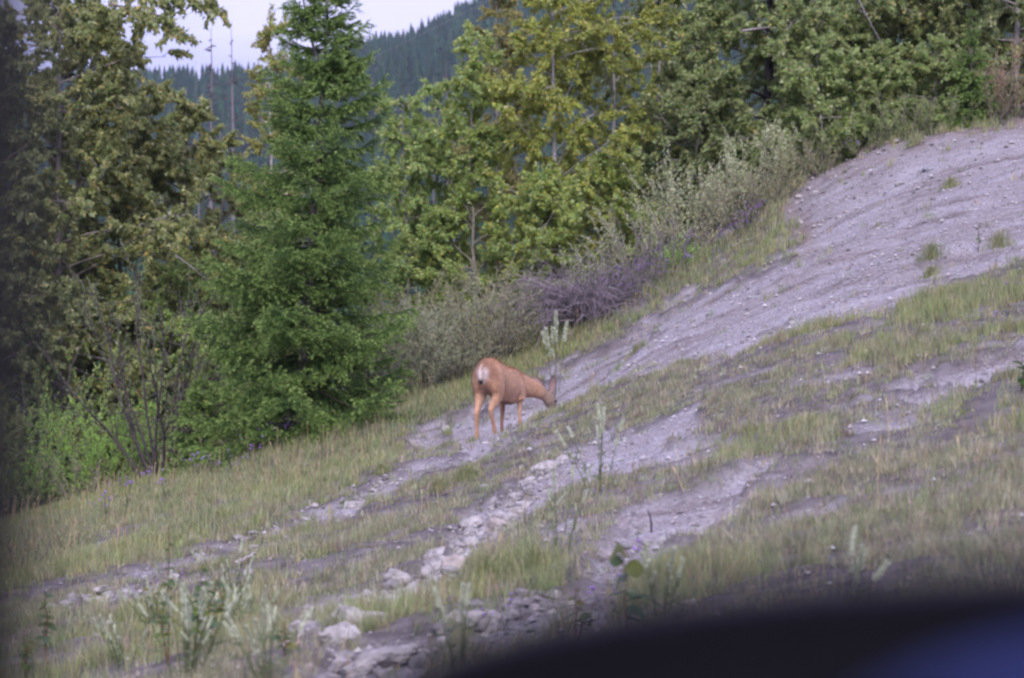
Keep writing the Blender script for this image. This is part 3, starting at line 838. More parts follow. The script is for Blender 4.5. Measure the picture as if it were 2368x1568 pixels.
# ---------------------------------------------------------------- power lines
def power_line(label, pts, d, r=.0036):
    P = np.array([at(px, py, d + k * 2.5) for k, (px, py) in enumerate(pts)])
    a = Acc(); V, F = tube(P, r, 5, False); a.add(V, F, (.24, .24, .26))
    link('power_line', a.mesh('power_line', M_TWIG, True), label=label, category='cable', group='wires strung in front of the trees')
power_line('upper thin grey wire crossing the left cottonwoods', [(-500, 510), (0, 250), (250, 125), (420, 40), (620, -60)], 33.6)
power_line('lower thin grey wire running up behind the fir to the hill', [(-500, 775), (0, 528), (200, 440), (400, 348), (620, 245), (860, 135), (1030, 52), (1250, -60)], 33.4)

# ---------------------------------------------------------------- shrubs
G_WIL = 'leafy bushes at the left of the slope'
shrub('dark stemmed willow fanning upward left of the big fir', gd(383, 33.2), 3.25, 1.45, WILLOW_D, 81, 13, 5200, (.045, .016), bark=(.085, .07, .075), name='willow_shrub', sub=15, thick=.024, low=.22)
shrub('bright green willow bush left of the dark stemmed willow', gd(235, 34.6), 1.75, 1.1, WILLOW_B, 82, 14, 5200, (.065, .014), name='willow_shrub', group=G_WIL, sub=9)
shrub('bright green willow bush close to the left edge', gd(110, 35), 1.85, 1.2, WILLOW_B, 83, 14, 5200, (.065, .014), name='willow_shrub', group=G_WIL, sub=9)
shrub('pale green broad leaved bush behind the bright willow bush', gd(150, 36.4), 2.7, 1.1, ASPEN_G, 84, 10, 3600, (.07, .05), name='leafy_shrub', group=G_WIL, sub=9, mat=M_LEAF)
shrub('dark green bush at the left edge behind the window pillar', gd(10, 34.2), 1.9, 1.0, COTTON_DK, 85, 10, 3600, (.05, .03), name='leafy_shrub', group=G_WIL, sub=8)
shrub('dark low bush between the willow stems and the fir', gd(345, 34.4), 1.15, .7, WILLOW_D, 86, 9, 2400, (.045, .02), name='leafy_shrub', sub=7)
shrub('brownish seed headed weed bush under the bright willow', gd(190, 32.6), .75, .75, BROWNISH, 87, 14, 1500, (.03, .013), name='weed_bush', cat='weed', sub=6)
G_GRY = 'grey green shrubs behind the deer'
shrub('grey green upright shrub against the right foot of the fir', gd(850, 33.0), 1.6, .75, GREY, 91, 20, 7500, (.046, .018), group=G_GRY, sub=8, name='sage_shrub')
shrub('grey green upright shrub midway between the fir and the deer', gd(955, 33.4), 1.5, .75, GREY, 92, 20, 7500, (.046, .018), group=G_GRY, sub=8, name='sage_shrub')
shrub('grey green upright shrub straight above the back of the deer', gd(1060, 33.8), 1.4, .7, GREY + BROWNISH[:1], 93, 20, 6800, (.044, .017), group=G_GRY, sub=8, name='sage_shrub')
shrub('low dark twiggy shrub beneath the lowest right boughs of the fir', gp(800, 935), .62, .55, GREY[2:], 94, 12, 900, (.03, .012), bark=(.17, .14, .16), group=G_GRY, sub=8, name='sage_shrub')
shrub('thin grassy grey shrub between the deer and the dead brush pile', gd(1165, 34.2), 1.35, .75, GREY[:2] + BROWNISH[1:2], 95, 24, 5600, (.046, .014), group=G_GRY, sub=7, name='sage_shrub')
G_BRN = 'brownish twiggy shrubs above the deer'
shrub('brownish twiggy shrub under the light green aspens', gd(1045, 36.0), 1.45, .95, BROWNISH + ASPEN_G[:1], 96, 18, 6500, (.038, .016), group=G_BRN, sub=9, name='twiggy_shrub')
shrub('brownish twiggy shrub left above the dead brush pile', gd(1150, 35.6), 1.35, .9, BROWNISH + GREY[:1], 97, 18, 6200, (.038, .016), group=G_BRN, sub=9, name='twiggy_shrub')
shrub('olive twiggy shrub against the right side of the fir', gd(940, 36), 1.7, .85, BROWNISH + COTTON[:1], 98, 14, 3800, (.042, .02), group=G_BRN, sub=9, name='twiggy_shrub')
G_SIL = 'silvery weeds below the right cottonwoods'
for k, (lab, px, d, h, w) in enumerate([
        ('silvery weed clump right of the yellow green aspens', 1345, 36.3, 1.0, .55),
        ('silvery weed clump just above the upright dead twigs', 1465, 36.0, 1.15, .6),
        ('tall silver white weed clump with the palest leaves', 1570, 36.5, 1.35, .65),
        ('silvery weed clump below the dark bushy cottonwood', 1655, 36.5, 1.05, .6),
        ('silvery weed clump below the thick dark trunk', 1750, 36.6, 1.05, .65),
        ('silver green weed clump at the start of the bare crest', 1830, 36.6, .85, .55)]):
    shrub(lab, gd(px, d), h * 1.25, w * 1.2, SILVER + (BROWNISH[:1] if k % 2 else []), 101 + k, 16, 3000, (.042, .018), bark=(.22, .20, .16), group=G_SIL, sub=7, name='silver_weed', cat='weed')
for k, (lab, px, d, h, w, pal) in enumerate([
        ('grey weedy thicket above the purple flowers', 1600, 35.2, .75, .75, BROWNISH + SILVER[:1]),
        ('grey weedy thicket where the grass band meets the crest', 1720, 35.4, .75, .75, BROWNISH + GREY[:1]),
        ('olive weedy thicket left of the bare crest corner', 1790, 35.6, .65, .6, BROWNISH + COTTON[:1]),
        ('small bright green bush among the purple flowers', 1565, 34.7, .42, .30, WILLOW_B),
        ('low weedy growth on the crest, right of the corner', 1900, 36.0, .6, .7, BROWNISH + COTTON_G[:1]),
        ('low weedy growth on the crest below the fallen branch', 2000, 36.2, .6, .7, COTTON_G),
        ('low green bush on the crest under the olive cottonwoods', 2090, 36.2, .65, .7, COTTON_G + BROWNISH[:1]),
        ('low green bush on the crest left of the larch sapling', 2180, 36.3, .6, .6, COTTON_G),
        ('dry reddish stalks at the far right of the crest', 2345, 36.3, .95, .45, [(.22, .13, .09, 3), (.16, .13, .08, 2)]),
        ('dry greyish stalks right of the larch sapling', 2295, 36.3, .8, .4, [(.17, .15, .10, 3), (.12, .13, .06, 2)])]):
    shrub(lab, gd(px, d), h * 1.3, w * 1.2, pal, 121 + k, 15, 2000 if k != 3 else 1300, (.038, .014), sub=6, name='weed_bush', cat='weed', bark=(.15, .13, .12))
shrub('dark twiggy weed bush at the left edge of the meadow', gp(55, 1325), .52, .48, BROWNISH + GREY[2:3], 141, 14, 1100, (.026, .010), sub=7, name='weed_bush', cat='weed', bark=(.14, .12, .12), thick=.005)
shrub('olive weed bush next to the lilac grey rock', gp(170, 1275), .45, .40, BROWNISH + COTTON[:1], 142, 12, 900, (.026, .010), sub=6, name='weed_bush', cat='weed', thick=.004)

# dead brush pile: dome of bent twigs
def brush_pile(label, base, h, w, seed, n=90, bark=(.24, .205, .235)):
    rng = np.random.default_rng(seed)
    root = thing('brush_pile', label, 'brush pile', base)
    for i in range(n):
        a0 = rng.uniform(0, 6.28); q = math.sqrt(rng.uniform(0, 1)) * w * .55
        p = np.array([math.cos(a0) * q, math.sin(a0) * q * .7, rng.uniform(0, h * .25)])
        az = a0 + rng.normal(0, .9)
        d0 = norm(np.array([math.cos(az), math.sin(az) * .6, rng.uniform(.5, 1.6)]))
        P = path(p, d0, h * rng.uniform(.7, 1.4), 6, .22, -.24, rng)
        b = np.array(bark) * rng.uniform(.45, 1.3)
        a = Acc(); V, F = tube(P, np.linspace(.008, .003, 7) * rng.uniform(.6, 1.3), 3, False); a.add(V, F, b)
        for s in range(6):
            k = rng.integers(1, 6)
            s2 = path(P[k], norm(norm(P[k] - P[k - 1]) + rng.normal(0, .55, 3)), h * rng.uniform(.12, .42), 3, .25, -.08, rng)
            V, F = tube(s2, np.linspace(.004, .0016, 4), 3, False); a.add(V, F, b * rng.uniform(.8, 1.2))
        link('twig', a.mesh('twig', M_TWIG, True), root)
brush_pile('purple grey heap of dead bent twigs above the deer', gd(1362, 34.3), 1.12, .80, 151, 270, (.29, .25, .285))
brush_pile('small grey heap of dead twigs at the foot of the fir', gp(615, 1040), .30, .34, 152, 44, (.36, .32, .33))
def dead_shrub(label, base, h, w, seed, n, thick=.010, bark=(.20, .18, .19)):
    return shrub(label, base, h, w, GREY, seed, n, 0, bark=bark, name='dead_shrub', sub=9, thick=thick, cat='dead shrub')
dead_shrub('dark bare upright twigs rising right of the brush pile', gd(1465, 34.2), 1.35, .65, 153, 11)
dead_shrub('bare leafless twigs leaning above the purple flowers', gd(1545, 34.4), 1.05, .5, 154, 8)
dead_shrub('bleached bare twigs sticking up before the fir', gp(640, 1030), .62, .35, 155, 6, .006, (.38, .34, .36))
dead_shrub('thin bleached twigs under the right boughs of the fir', gp(790, 975), .5, .3, 156, 7, .005, (.32, .28, .30))

# ---------------------------------------------------------------- rocks
def rock_mesh(sx, sy, sz, seed, col=(.42, .40, .385), sub=3, rough=.32):
    rng = np.random.default_rng(seed)
    bm = bmesh.new(); bmesh.ops.create_icosphere(bm, subdivisions=sub, radius=1)
    V = np.array([v.co[:] for v in bm.verts]); F = np.array([[v.index for v in f.verts] for f in bm.faces]); bm.free()
    D = norm(V)
    r = np.ones(len(V))
    for k in range(9):                    # cut planes give broken facets
        n = norm(rng.normal(0, 1, 3)); c = rng.uniform(.55, .95)
        pr = D @ n
        r = np.minimum(r, np.where(pr > .05, c / np.maximum(pr, .05), 9))
    o = rng.uniform(0, 50, 3)
    r = r * (1 + rough * (fbm(D[:, 0] * 2.2 + o[0], D[:, 1] * 2.2 + D[:, 2] * 1.7 + o[1], seed, 4) - .5))
    V = D * r[:, None] * np.array([sx, sy, sz])
    c = np.array(col) * (0.8 + .4 * fbm(D[:, 0] * 3 + o[2], D[:, 2] * 3 + D[:, 1], seed + 3, 3))[:, None]
    a = Acc(); a.add(V, [F], c)
    return a.mesh('rock', M_ROCK, False)

ROCKS = [  # label, px, py of the base, width px, height ratio, colour
    ('largest pale boulder, half buried at the lower middle', 812, 1452, 118, .62, 0),
    ('pale rock slab leaning on the front of the largest boulder', 785, 1482, 84, .50, 0),
    ('low pale rock left of the largest boulder', 702, 1462, 56, .55, 0),
    ('flat pale rock between the largest boulder and the low pale rock', 738, 1452, 50, .40, 0),
    ('jagged pale ledge rock right of the largest boulder', 890, 1410, 72, .50, 0),
    ('long low ledge rock with grass on its right end', 948, 1388, 74, .45, 0),
    ('rounded white boulder standing alone above the ledge', 918, 1352, 56, .66, 0),
    ('upright white rock beside the grassy hummock', 1002, 1358, 32, .95, 0),
    ('small flat rock right under the upright white rock', 1000, 1378, 26, .55, 0),
    ('flat white rock at the left end of the rock cluster', 1010, 1286, 46, .42, 0),
    ('pinkish white boulder in the middle of the rock cluster', 1052, 1318, 58, .62, 1),
    ('crumbly pale rock below the flat white rock', 1018, 1315, 38, .55, 0),
    ('small dark notched rock at the top of the rock cluster', 1088, 1262, 38, .60, 0),
    ('low pale rock topping the gravel streak above the cluster', 1075, 1225, 62, .40, 0),
    ('cream rounded rock up the streak, right of the cluster', 1148, 1218, 54, .50, 1),
    ('grey pale rock at the turn of the gravel streak', 1195, 1190, 46, .40, 0),
    ('angular pale clod beneath the pale grasses', 1262, 1092, 54, .50, 0),
    ('small pale clod right of the angular one', 1300, 1066, 34, .55, 0),
    ('small pale clod left of the angular one', 1225, 1112, 30, .50, 0),
    ('pale boulder near the dark mirror housing, lower middle', 1078, 1452, 92, .55, 0),
    ('pale slab behind the boulder near the mirror housing', 1130, 1440, 56, .40, 0),
    ('lilac grey rock alone in the left meadow grass', 236, 1272, 32, .70, 2),
    ('small lilac stone behind the lilac grey rock', 216, 1279, 20, .60, 2),
    ('white stone under the driftwood stick', 574, 1328, 24, .65, 0),
    ('white stone just left of the deer, at its hind feet', 1027, 994, 20, .62, 0),
    ('flat grey stone between the hind legs of the deer', 1055, 990, 24, .35, 2),
    ('dark split rock high on the bare bank', 2150, 396, 30, .45, 2),
    ('pale stone on the bank, left below the split rock', 2082, 427, 22, .60, 0),
    ('white stone at the upper corner of the bank', 1884, 448, 16, .60, 0),
    ('cream stone on the very edge of the bank corner', 1846, 458, 16, .60, 1),
    ('yellowish stone below the bank corner', 1955, 492, 14, .70, 1),
    ('two toned stone on the bank below the corner', 1938, 506, 16, .60, 0),
    ('white stone at the end of the pale stick', 1688, 581, 14, .60, 0),
    ('bluish white stone below the pale stick', 1675, 606, 14, .60, 2),
    ('blue grey flat stone in the grass below the flowers', 1456, 691, 20, .50, 2),
    ('white stone in the grass right of the flowers', 1532, 648, 14, .50, 0),
    ('white stone lying on the gravel below the grass tongue', 1727, 728, 12, .50, 0),
    ('tiny white stone on the smooth gravel right of the white plant', 1590, 662, 12, .50, 0),
    ('pale stone at the lower gravel edge, right of the middle', 1830, 750, 18, .45, 0),
    ('bluish stone at the lower gravel edge', 2008, 662, 16, .45, 2),
    ('white stone in the grass above the mirror', 1870, 1186, 14, .50, 0),
    ('pale stone beside the dark stick', 2035, 1182, 14, .5, 0),
    ('small tan stone on the right hand slope', 1870, 1208, 16, .5, 1),
    ('pale stone in the right lower grass', 1868, 1327, 16, .5, 0),
    ('white stone among the pale spikes, lower left', 250, 1447, 18, .6, 0),
    ('pink white stone in the grass at the bottom', 716, 1545, 18, .9, 1),
    ('long pale rock slab at the bottom edge', 880, 1540, 150, .26, 0),
    ('pale crumbling rock left on the bottom slab', 825, 1560, 70, .42, 0),
    ('small pale rock in the upper left gravel streak', 705, 1205, 28, .4, 0),
    ('pale flat rock at the lower end of the left streak', 225, 1375, 46, .3, 0),
]
_rc = [(.41, .39, .38), (.42, .375, .35), (.29, .285, .315)]
for i, (lab, px, py, wpx, hr, ci) in enumerate(ROCKS):
    p = gp(px, py); s = wpx / FP * p[1] * (.68 if wpx > 45 else .62)
    rng = np.random.default_rng(900 + i)
    me = rock_mesh(s, s * rng.uniform(.7, 1.0), s * hr * 1.15, 900 + i, _rc[ci], 4 if wpx > 40 else 3, .75 if wpx > 40 else .55)
    o = link('boulder' if wpx > 45 else 'stone', me, None, (p[0], p[1] + s * .3, p[2] + s * hr * .14), label=lab, category='rock')
    o.rotation_euler = (rng.normal(0, .12), -.22 + rng.normal(0, .12), rng.uniform(-.5, .5))

def stick(label, pts, r, seed, bark, lift=.02, name='stick'):
    P = np.array([gp(px, py) for px, py in pts]); P[:, 2] += lift
    o = P[0].copy(); P -= o
    rng = np.random.default_rng(seed)
    Q = np.array([P[0] + (P[-1] - P[0]) * t for t in np.linspace(0, 1, 7)]) if len(P) == 2 else P
    Q[1:-1] += rng.normal(0, r * .7, Q[1:-1].shape)
    a = Acc(); V, F = tube(Q, np.linspace(r, r * .5, len(Q)), 6); a.add(V, F, np.clip(np.array(bark) * rng.uniform(.8, 1.2, (len(V), 1)), 0, 1))
    link(name, a.mesh(name, M_TWIG, True), None, o, label=label, category='stick')
stick('bleached driftwood stick above the white stone', [(543, 1313), (592, 1291)], .016, 161, (.50, .46, .44), .03)
stick('thinner bleached stick crossing behind the driftwood', [(500, 1302), (570, 1300)], .008, 162, (.42, .39, .37), .03)
stick('pale stick lying in the grass near the bank corner', [(1694, 577), (1757, 550)], .018, 163, (.42, .39, .36), .05)

def upright_stick(label, px, py, ptop, r, seed, bark):
    b = gp(px, py); rng = np.random.default_rng(seed)
    P = np.array([at(x, y, b[1]) for x, y in [(px, py)] + ptop]) - b
    a = Acc(); V, F = tube(P, np.linspace(r, r * .5, len(P)), 5); a.add(V, F, bark)
    link('stick', a.mesh('stick', M_TWIG, True), None, b, label=label, category='stick')
upright_stick('dark crooked stick standing on the pale gully', 1505, 1232, [(1506, 1212), (1503, 1195), (1497, 1180)], .007, 164, (.03, .028, .04))
upright_stick('thin pale bent twig right of the dark stick', 1702, 1270, [(1693, 1245), (1675, 1225), (1660, 1218)], .004, 165, (.42, .40, .36))

# ---------------------------------------------------------------- loose pebbles on the gravel (uncountable)
def frustum_points(n, rng, y0=7.2, y1=37, power=1.0, half=14.6):
    az = np.radians(rng.uniform(-half, half, n))
    u = rng.uniform(0, 1, n); y = (y0 ** power + u * (y1 ** power - y0 ** power)) ** (1 / power)
    return y * np.tan(az), y

def pebbles():
    rng = np.random.default_rng(41)
    x, y = frustum_points(130000, rng, 7, 37, 1.15)
    g, t = cover(x, y)
    m = rng.uniform(0, 1, len(x)) < g * .62 + .07
    x, y = x[m], y[m]; N = len(x)
    z = H(x, y)
    s = np.minimum(.006 + rng.pareto(3.2, N) * .008, .034) * (0.8 + y / 60)
    O = np.array([[1, 0, 0], [0, 1, 0], [-1, 0, 0], [0, -1, 0], [0, 0, 1], [0, 0, -1.0]])
    V = O[None] * rng.uniform(.6, 1.2, (N, 6, 1)) * s[:, None, None] * np.array([1, 1, .7])
    a = rng.uniform(0, 6.28, N); ca, sa = np.cos(a)[:, None], np.sin(a)[:, None]
    V = np.stack([V[..., 0] * ca - V[..., 1] * sa, V[..., 0] * sa + V[..., 1] * ca, V[..., 2]], -1)
    V = V + np.stack([x, y, z + s * .3], -1)[:, None]
    T = np.array([[0, 1, 4], [1, 2, 4], [2, 3, 4], [3, 0, 4]])
    F = (np.arange(N)[:, None, None] * 6 + T[None]).reshape(-1, 3)
    c = np.array([.42, .40, .395]) * rng.uniform(.35, 1.35, (N, 1)) * rng.uniform(.95, 1.05, (N, 3))
    acc = Acc(); acc.add(V.reshape(-1, 3), [F], np.repeat(c, 6, 0))
    link('pebbles', acc.mesh('pebbles', M_ROCK), kind='stuff', label='loose pale pebbles and grit on the bare bank', category='gravel')
pebbles()

def rubble():
    rng = np.random.default_rng(42)
    line = [[(640, 1480), (720, 1452), (800, 1425), (880, 1395), (960, 1372), (1010, 1330), (1045, 1290), (1090, 1240), (1150, 1200), (1200, 1150), (1260, 1090), (1330, 1050)],
            [(1040, 1480), (1090, 1440), (1170, 1420), (1290, 1370)], [(130, 1398), (260, 1362), (430, 1305)], [(560, 1255), (700, 1210), (830, 1160), (900, 1105)], [(780, 1560), (860, 1530), (960, 1510)],
            [(1860, 520), (1880, 440), (1990, 350), (2120, 320)]]
    P = []
    for L, k in zip(line, (680, 200, 90, 150, 170, 110)):
        L = np.array(L, float)
        for _ in range(k):
            t = rng.uniform(0, len(L) - 1.001); i = int(t)
            q = L[i] + (L[i + 1] - L[i]) * (t - i) + rng.normal(0, 1, 2) * np.array([22, 13])
            P.append(q)
    D = np.array([math.sqrt(1.0)] * 1)
    acc = Acc()
    bm = bmesh.new(); bmesh.ops.create_icosphere(bm, subdivisions=1, radius=1)
    B = np.array([v.co[:] for v in bm.verts]); F = np.array([[v.index for v in f.verts] for f in bm.faces]); bm.free()
    for q in P:
        p = gp(*q); s = (.013 + rng.pareto(2.1) * .017); s = min(s, .075)
        V = B * rng.uniform(.55, 1.15, (len(B), 1)) * s * np.array([1.2, 1, rng.uniform(.5, .9)])
        a = rng.uniform(0, 6.28); V = np.stack([V[:, 0] * math.cos(a) - V[:, 1] * math.sin(a), V[:, 0] * math.sin(a) + V[:, 1] * math.cos(a), V[:, 2]], 1) + p - np.array([0, 0, s * .05])
        acc.add(V, [F], np.array([.41, .39, .385]) * rng.uniform(.5, 1.1))
    link('rubble', acc.mesh('rubble', M_ROCK), kind='stuff', label='broken pale rubble strewn along the eroded streaks', category='rubble')
rubble()

# ---------------------------------------------------------------- grass
def blades(acc, x, y, z, h, wd, cols, rng, lean=.35, tall=False):
    N = len(x)
    b = np.stack([x, y, z], -1)
    a = rng.uniform(0, 6.28, N); L = np.abs(rng.normal(0, lean, N))
    dx = np.stack([np.cos(a) * L, np.sin(a) * L, np.ones(N)], -1)
    s = np.stack([np.cos(a + 1.57 + rng.normal(0, .6, N)), np.sin(a + 1.57), np.zeros(N)], -1) * (wd * .5)[:, None]
    h = h[:, None]
    if not tall:
        V = np.stack([b - s, b + s, b + dx * h], 1).reshape(-1, 3)
        acc.add(V, [np.arange(3 * N).reshape(-1, 3)], np.repeat(cols, 3, 0))
    else:
        mid = b + dx * h * .55 * np.array([.7, .7, 1]); tip = b + dx * h * np.array([1.35, 1.35, .95])
        V = np.stack([b - s, b + s, mid + s * .8, mid - s * .8, tip], 1).reshape(-1, 3)
        i = np.arange(N)[:, None] * 5
        acc.add(V, [i + np.array([[0, 1, 2, 3]]), i + np.array([[3, 2, 4]])], np.repeat(cols, 5, 0))

GR_SHORT = [(.110, .114, .076, 4), (.130, .124, .094, 3), (.082, .094, .056, 3), (.160, .146, .120, 1.8), (.085, .070, .066, 1.2)]
GR_LUSH = [(.108, .122, .058, 4), (.128, .128, .070, 2.5), (.086, .106, .050, 3), (.156, .144, .100, 1.0)]
GR_TALL = [(.106, .118, .060, 4), (.124, .124, .074, 3), (.080, .100, .055, 3), (.152, .142, .106, .9), (.096, .092, .080, 1.0)]

def turf():
    rng = np.random.default_rng(77)
    # dead thatch and short blades in tufts
    x, y = frustum_points(60000, rng, 7.2, 36.5, 1.15)
    g, t = cover(x, y)
    clump = fbm(x * 1.5, y * 1.3, 61, 3)
    p = .85 * (1 - g) ** 1.6 * sstep(.36, .60, clump) * (1 - .9 * t) + .10 * (1 - g) + .016
    px, py = project(x, y, H_near(x, y))
    p = p * (1 + .9 * sstep(1550, 1850, px + (py - 1150) * .6) * sstep(1000, 1120, py))
    m = rng.uniform(0, 1, len(x)) < p
    x, y, clump = x[m], y[m], clump[m]
    lush = sstep(.50, .66, fbm(x * .55, y * .5, 63, 3))
    K = 15
    N = len(x)
    hT = rng.uniform(.022, .066, N) * (1 + .9 * lush) * (0.7 + .8 * clump)
    X = np.repeat(x, K) + rng.normal(0, .035, N * K); Y = np.repeat(y, K) + rng.normal(0, .035, N * K)
    Z = H(X, Y) - .004
    h = np.repeat(hT, K) * rng.uniform(.5, 1.5, N * K)
    w = .0042 + .00016 * Y
    c1 = leaf_colours(N, GR_SHORT, rng, .25); c2 = leaf_colours(N, GR_LUSH, rng, .2)
    pick = (rng.uniform(0, 1, N) < lush * .75)[:, None]
    c = np.repeat(np.where(pick, c2, c1), K, 0) * rng.uniform(.75, 1.3, (N * K, 1))
    acc = Acc(); blades(acc, X, Y, Z, h, w, c, rng, .45)
    print('turf blades', len(X))
    link('grass', acc.mesh('grass', M_GRASS), kind='stuff', label='short dry tufted grass on the slope', category='grass')

def meadow():
    rng = np.random.default_rng(78)
    x, y = frustum_points(60000, rng, 12, 37.2, 1.3)
    g, t = cover(x, y)
    px, py = project(x, y, H_near(x, y))
    edge = sstep(26, 34, y) * (px > 1750)             # thin grass lip on the crest
    p = np.clip(t * 1.0 * sstep(.22, .5, fbm(x * 1.2, y, 65, 3)) + .4 * edge * (1 - g), 0, 1)
    m = rng.uniform(0, 1, len(x)) < p
    x, y = x[m], y[m]; N = len(x); K = 7
    ty = sstep(24, 35, y)
    hT = rng.uniform(.07, .17, N) * (0.75 + .35 * ty) * (0.6 + .8 * fbm(x * .8, y * .8, 66, 2))
    X = np.repeat(x, K) + rng.normal(0, .05, N * K); Y = np.repeat(y, K) + rng.normal(0, .05, N * K)
    Z = H(X, Y) - .005
    h = np.repeat(hT, K) * rng.uniform(.6, 1.35, N * K)
    w = .0045 + .00015 * Y
    lush = fbm(x * .5 + 9, y * .5, 67, 3)
    c = np.where((lush > .52)[:, None], leaf_colours(N, GR_LUSH, rng, .2), leaf_colours(N, GR_TALL, rng, .2))
    c = np.repeat(c, K, 0) * rng.uniform(.75, 1.3, (N * K, 1))
    acc = Acc(); blades(acc, X, Y, Z, h, w, c, rng, .28, True)
    print('meadow blades', len(X))
    link('meadow_grass', acc.mesh('meadow_grass', M_GRASS), kind='stuff', label='knee high yellow green grass along the foot of the trees', category='grass')

def stalks():
    rng = np.random.default_rng(79)
    x, y = frustum_points(11000, rng, 8, 37, 1.2)
    g, t = cover(x, y)
    m = rng.uniform(0, 1, len(x)) < .15 * t + .05 * (1 - g)
    x, y, t = x[m], y[m], t[m]; N = len(x)
    z = H(x, y)
    h = rng.uniform(.14, .36, N) * (0.6 + .5 * t)
    a = rng.uniform(0, 6.28, N); L = np.abs(rng.normal(0, .22, N))
    b = np.stack([x, y, z], -1); d = np.stack([np.cos(a) * L, np.sin(a) * L, np.ones(N)], -1)
    s = np.stack([np.ones(N), np.zeros(N), np.zeros(N)], -1) * (.0016 + .00005 * y)[:, None]
    top = b + d * h[:, None]; hd = top + d * np.array([1.5, 1.5, .9]) * rng.uniform(.04, .09, N)[:, None]; hm = (top + hd) / 2
    sw = s * rng.uniform(1.6, 3.0, N)[:, None]
    V = np.stack([b - s, b + s, top + s, top - s, hm + sw, hd, hm - sw], 1).reshape(-1, 3)
    i = np.arange(N)[:, None] * 7
    c = np.array([.42, .34, .20]) * rng.uniform(.6, 1.25, (N, 1)) * rng.uniform(.93, 1.07, (N, 3))
    acc = Acc(); acc.add(V, [i + np.array([[0, 1, 2, 3]]), i + np.array([[3, 4, 5, 6]])], np.repeat(c, 7, 0))
    link('grass_stalks', acc.mesh('grass_stalks', M_GRASS), kind='stuff', label='thin straw coloured seed stalks standing above the grass', category='grass')
turf(); meadow(); stalks()

# ---------------------------------------------------------------- purple wildflowers
def flower_mesh(seed):
    rng = np.random.default_rng(seed); a = Acc()
    for k in range(rng.integers(2, 4)):
        P = path((0, 0, 0), norm(np.array([rng.normal(0, .25), rng.normal(0, .25), 1])), rng.uniform(.30, .52), 4, .10, 0, rng)
        V, F = tube(P, .003, 3, False); a.add(V, F, (.10, .13, .07))
        for q in range(3):
            c = P[-1 - (q > 0) * rng.integers(0, 2)] + rng.normal(0, .025, 3) * (q > 0)
            n = 7; ang = np.arange(n) * 2 * np.pi / n + rng.uniform(0, 1)
            R = rng.uniform(.012, .019)
            ring = c + np.stack([np.cos(ang) * R, np.sin(ang) * R, np.full(n, .010)], -1)
            V = np.concatenate([ring, [c + np.array([0, 0, .018])], [c - np.array([0, 0, .012])]])
            j = np.arange(n)
            F = np.concatenate([np.stack([j, (j + 1) % n, np.full(n, n)], -1), np.stack([(j + 1) % n, j, np.full(n, n + 1)], -1)])
            a.add(V, [F], np.array([.55, .34, .80]) * rng.uniform(.7, 1.3))
        for q in range(5):
            t = rng.uniform(.1, .7); p = P[0] + (P[-1] - P[0]) * t
            leaves(a, p[None], rng.normal(0, 1, (1, 3)), .07, .010, np.array([[.11, .14, .08]]), rng, droop=0)
    return a.mesh('wildflower', M_PETAL)
def flowers():
    rng = np.random.default_rng(88); M = [flower_mesh(300 + i) for i in range(6)]
    spots = []
    def zone(where, n, x0, y0, x1, y1, wd):
        for _ in range(n):
            t = rng.uniform(); spots.append((x0 + (x1 - x0) * t + rng.normal(0, wd), y0 + (y1 - y0) * t + rng.normal(0, wd * .55), where))
    zone('in the tall grass right below the dead brush pile', 52, 1340, 715, 1480, 640, 30)
    zone('among the bare upright twigs beside the brush pile', 22, 1460, 660, 1620, 590, 26)
    zone('below the silvery weeds near the bank corner', 16, 1600, 600, 1760, 520, 20)
    zone('on the crest above the bank corner', 7, 1850, 430, 1960, 350, 14)
    zone('just behind the white spiked plant', 9, 1290, 745, 1350, 720, 16)
    zone('at the foot of the big fir', 9, 640, 1035, 780, 975, 14)
    zone('in the meadow left below the big fir', 13, 430, 1110, 640, 1052, 26)
    zone('in the lower left meadow below the willow', 7, 220, 1200, 430, 1130, 28)
    zone('between the grey green shrubs and the deer', 8, 1020, 860, 1110, 830, 14)
    zone('by the thin grassy shrub above the deer', 6, 1180, 790, 1290, 740, 16)
    for px, py, where in spots:
        lab = 'small purple wildflower ' + where
        p = gp(px, py)
        o = link('wildflower', M[rng.integers(6)], None, p, label=lab, category='flower', group='purple wildflowers ' + where)
        o.rotation_euler = (0, 0, rng.uniform(0, 6.28)); s = rng.uniform(.55, .95); o.scale = (s, s, s)
    for lab, px, py in [('purple flower on the right slope, upper of the pale pair', 2340, 690), ('purple flower on the right slope beside the pale bank', 2318, 760), ('single purple flower low on the right slope', 2275, 765),
                        ('purple flower beside the yellow leaved sapling', 1508, 1345), ('purple flower left of the dark mirror housing', 1400, 1430), ('purple flower at the boulder near the mirror', 1172, 1468), ('purple flower among the left saplings', 412, 1385)]:
        p = gp(px, py); o = link('wildflower', M[rng.integers(6)], None, p, label=lab, category='flower'); s = .55; o.scale = (s, s, s * .8)
flowers()

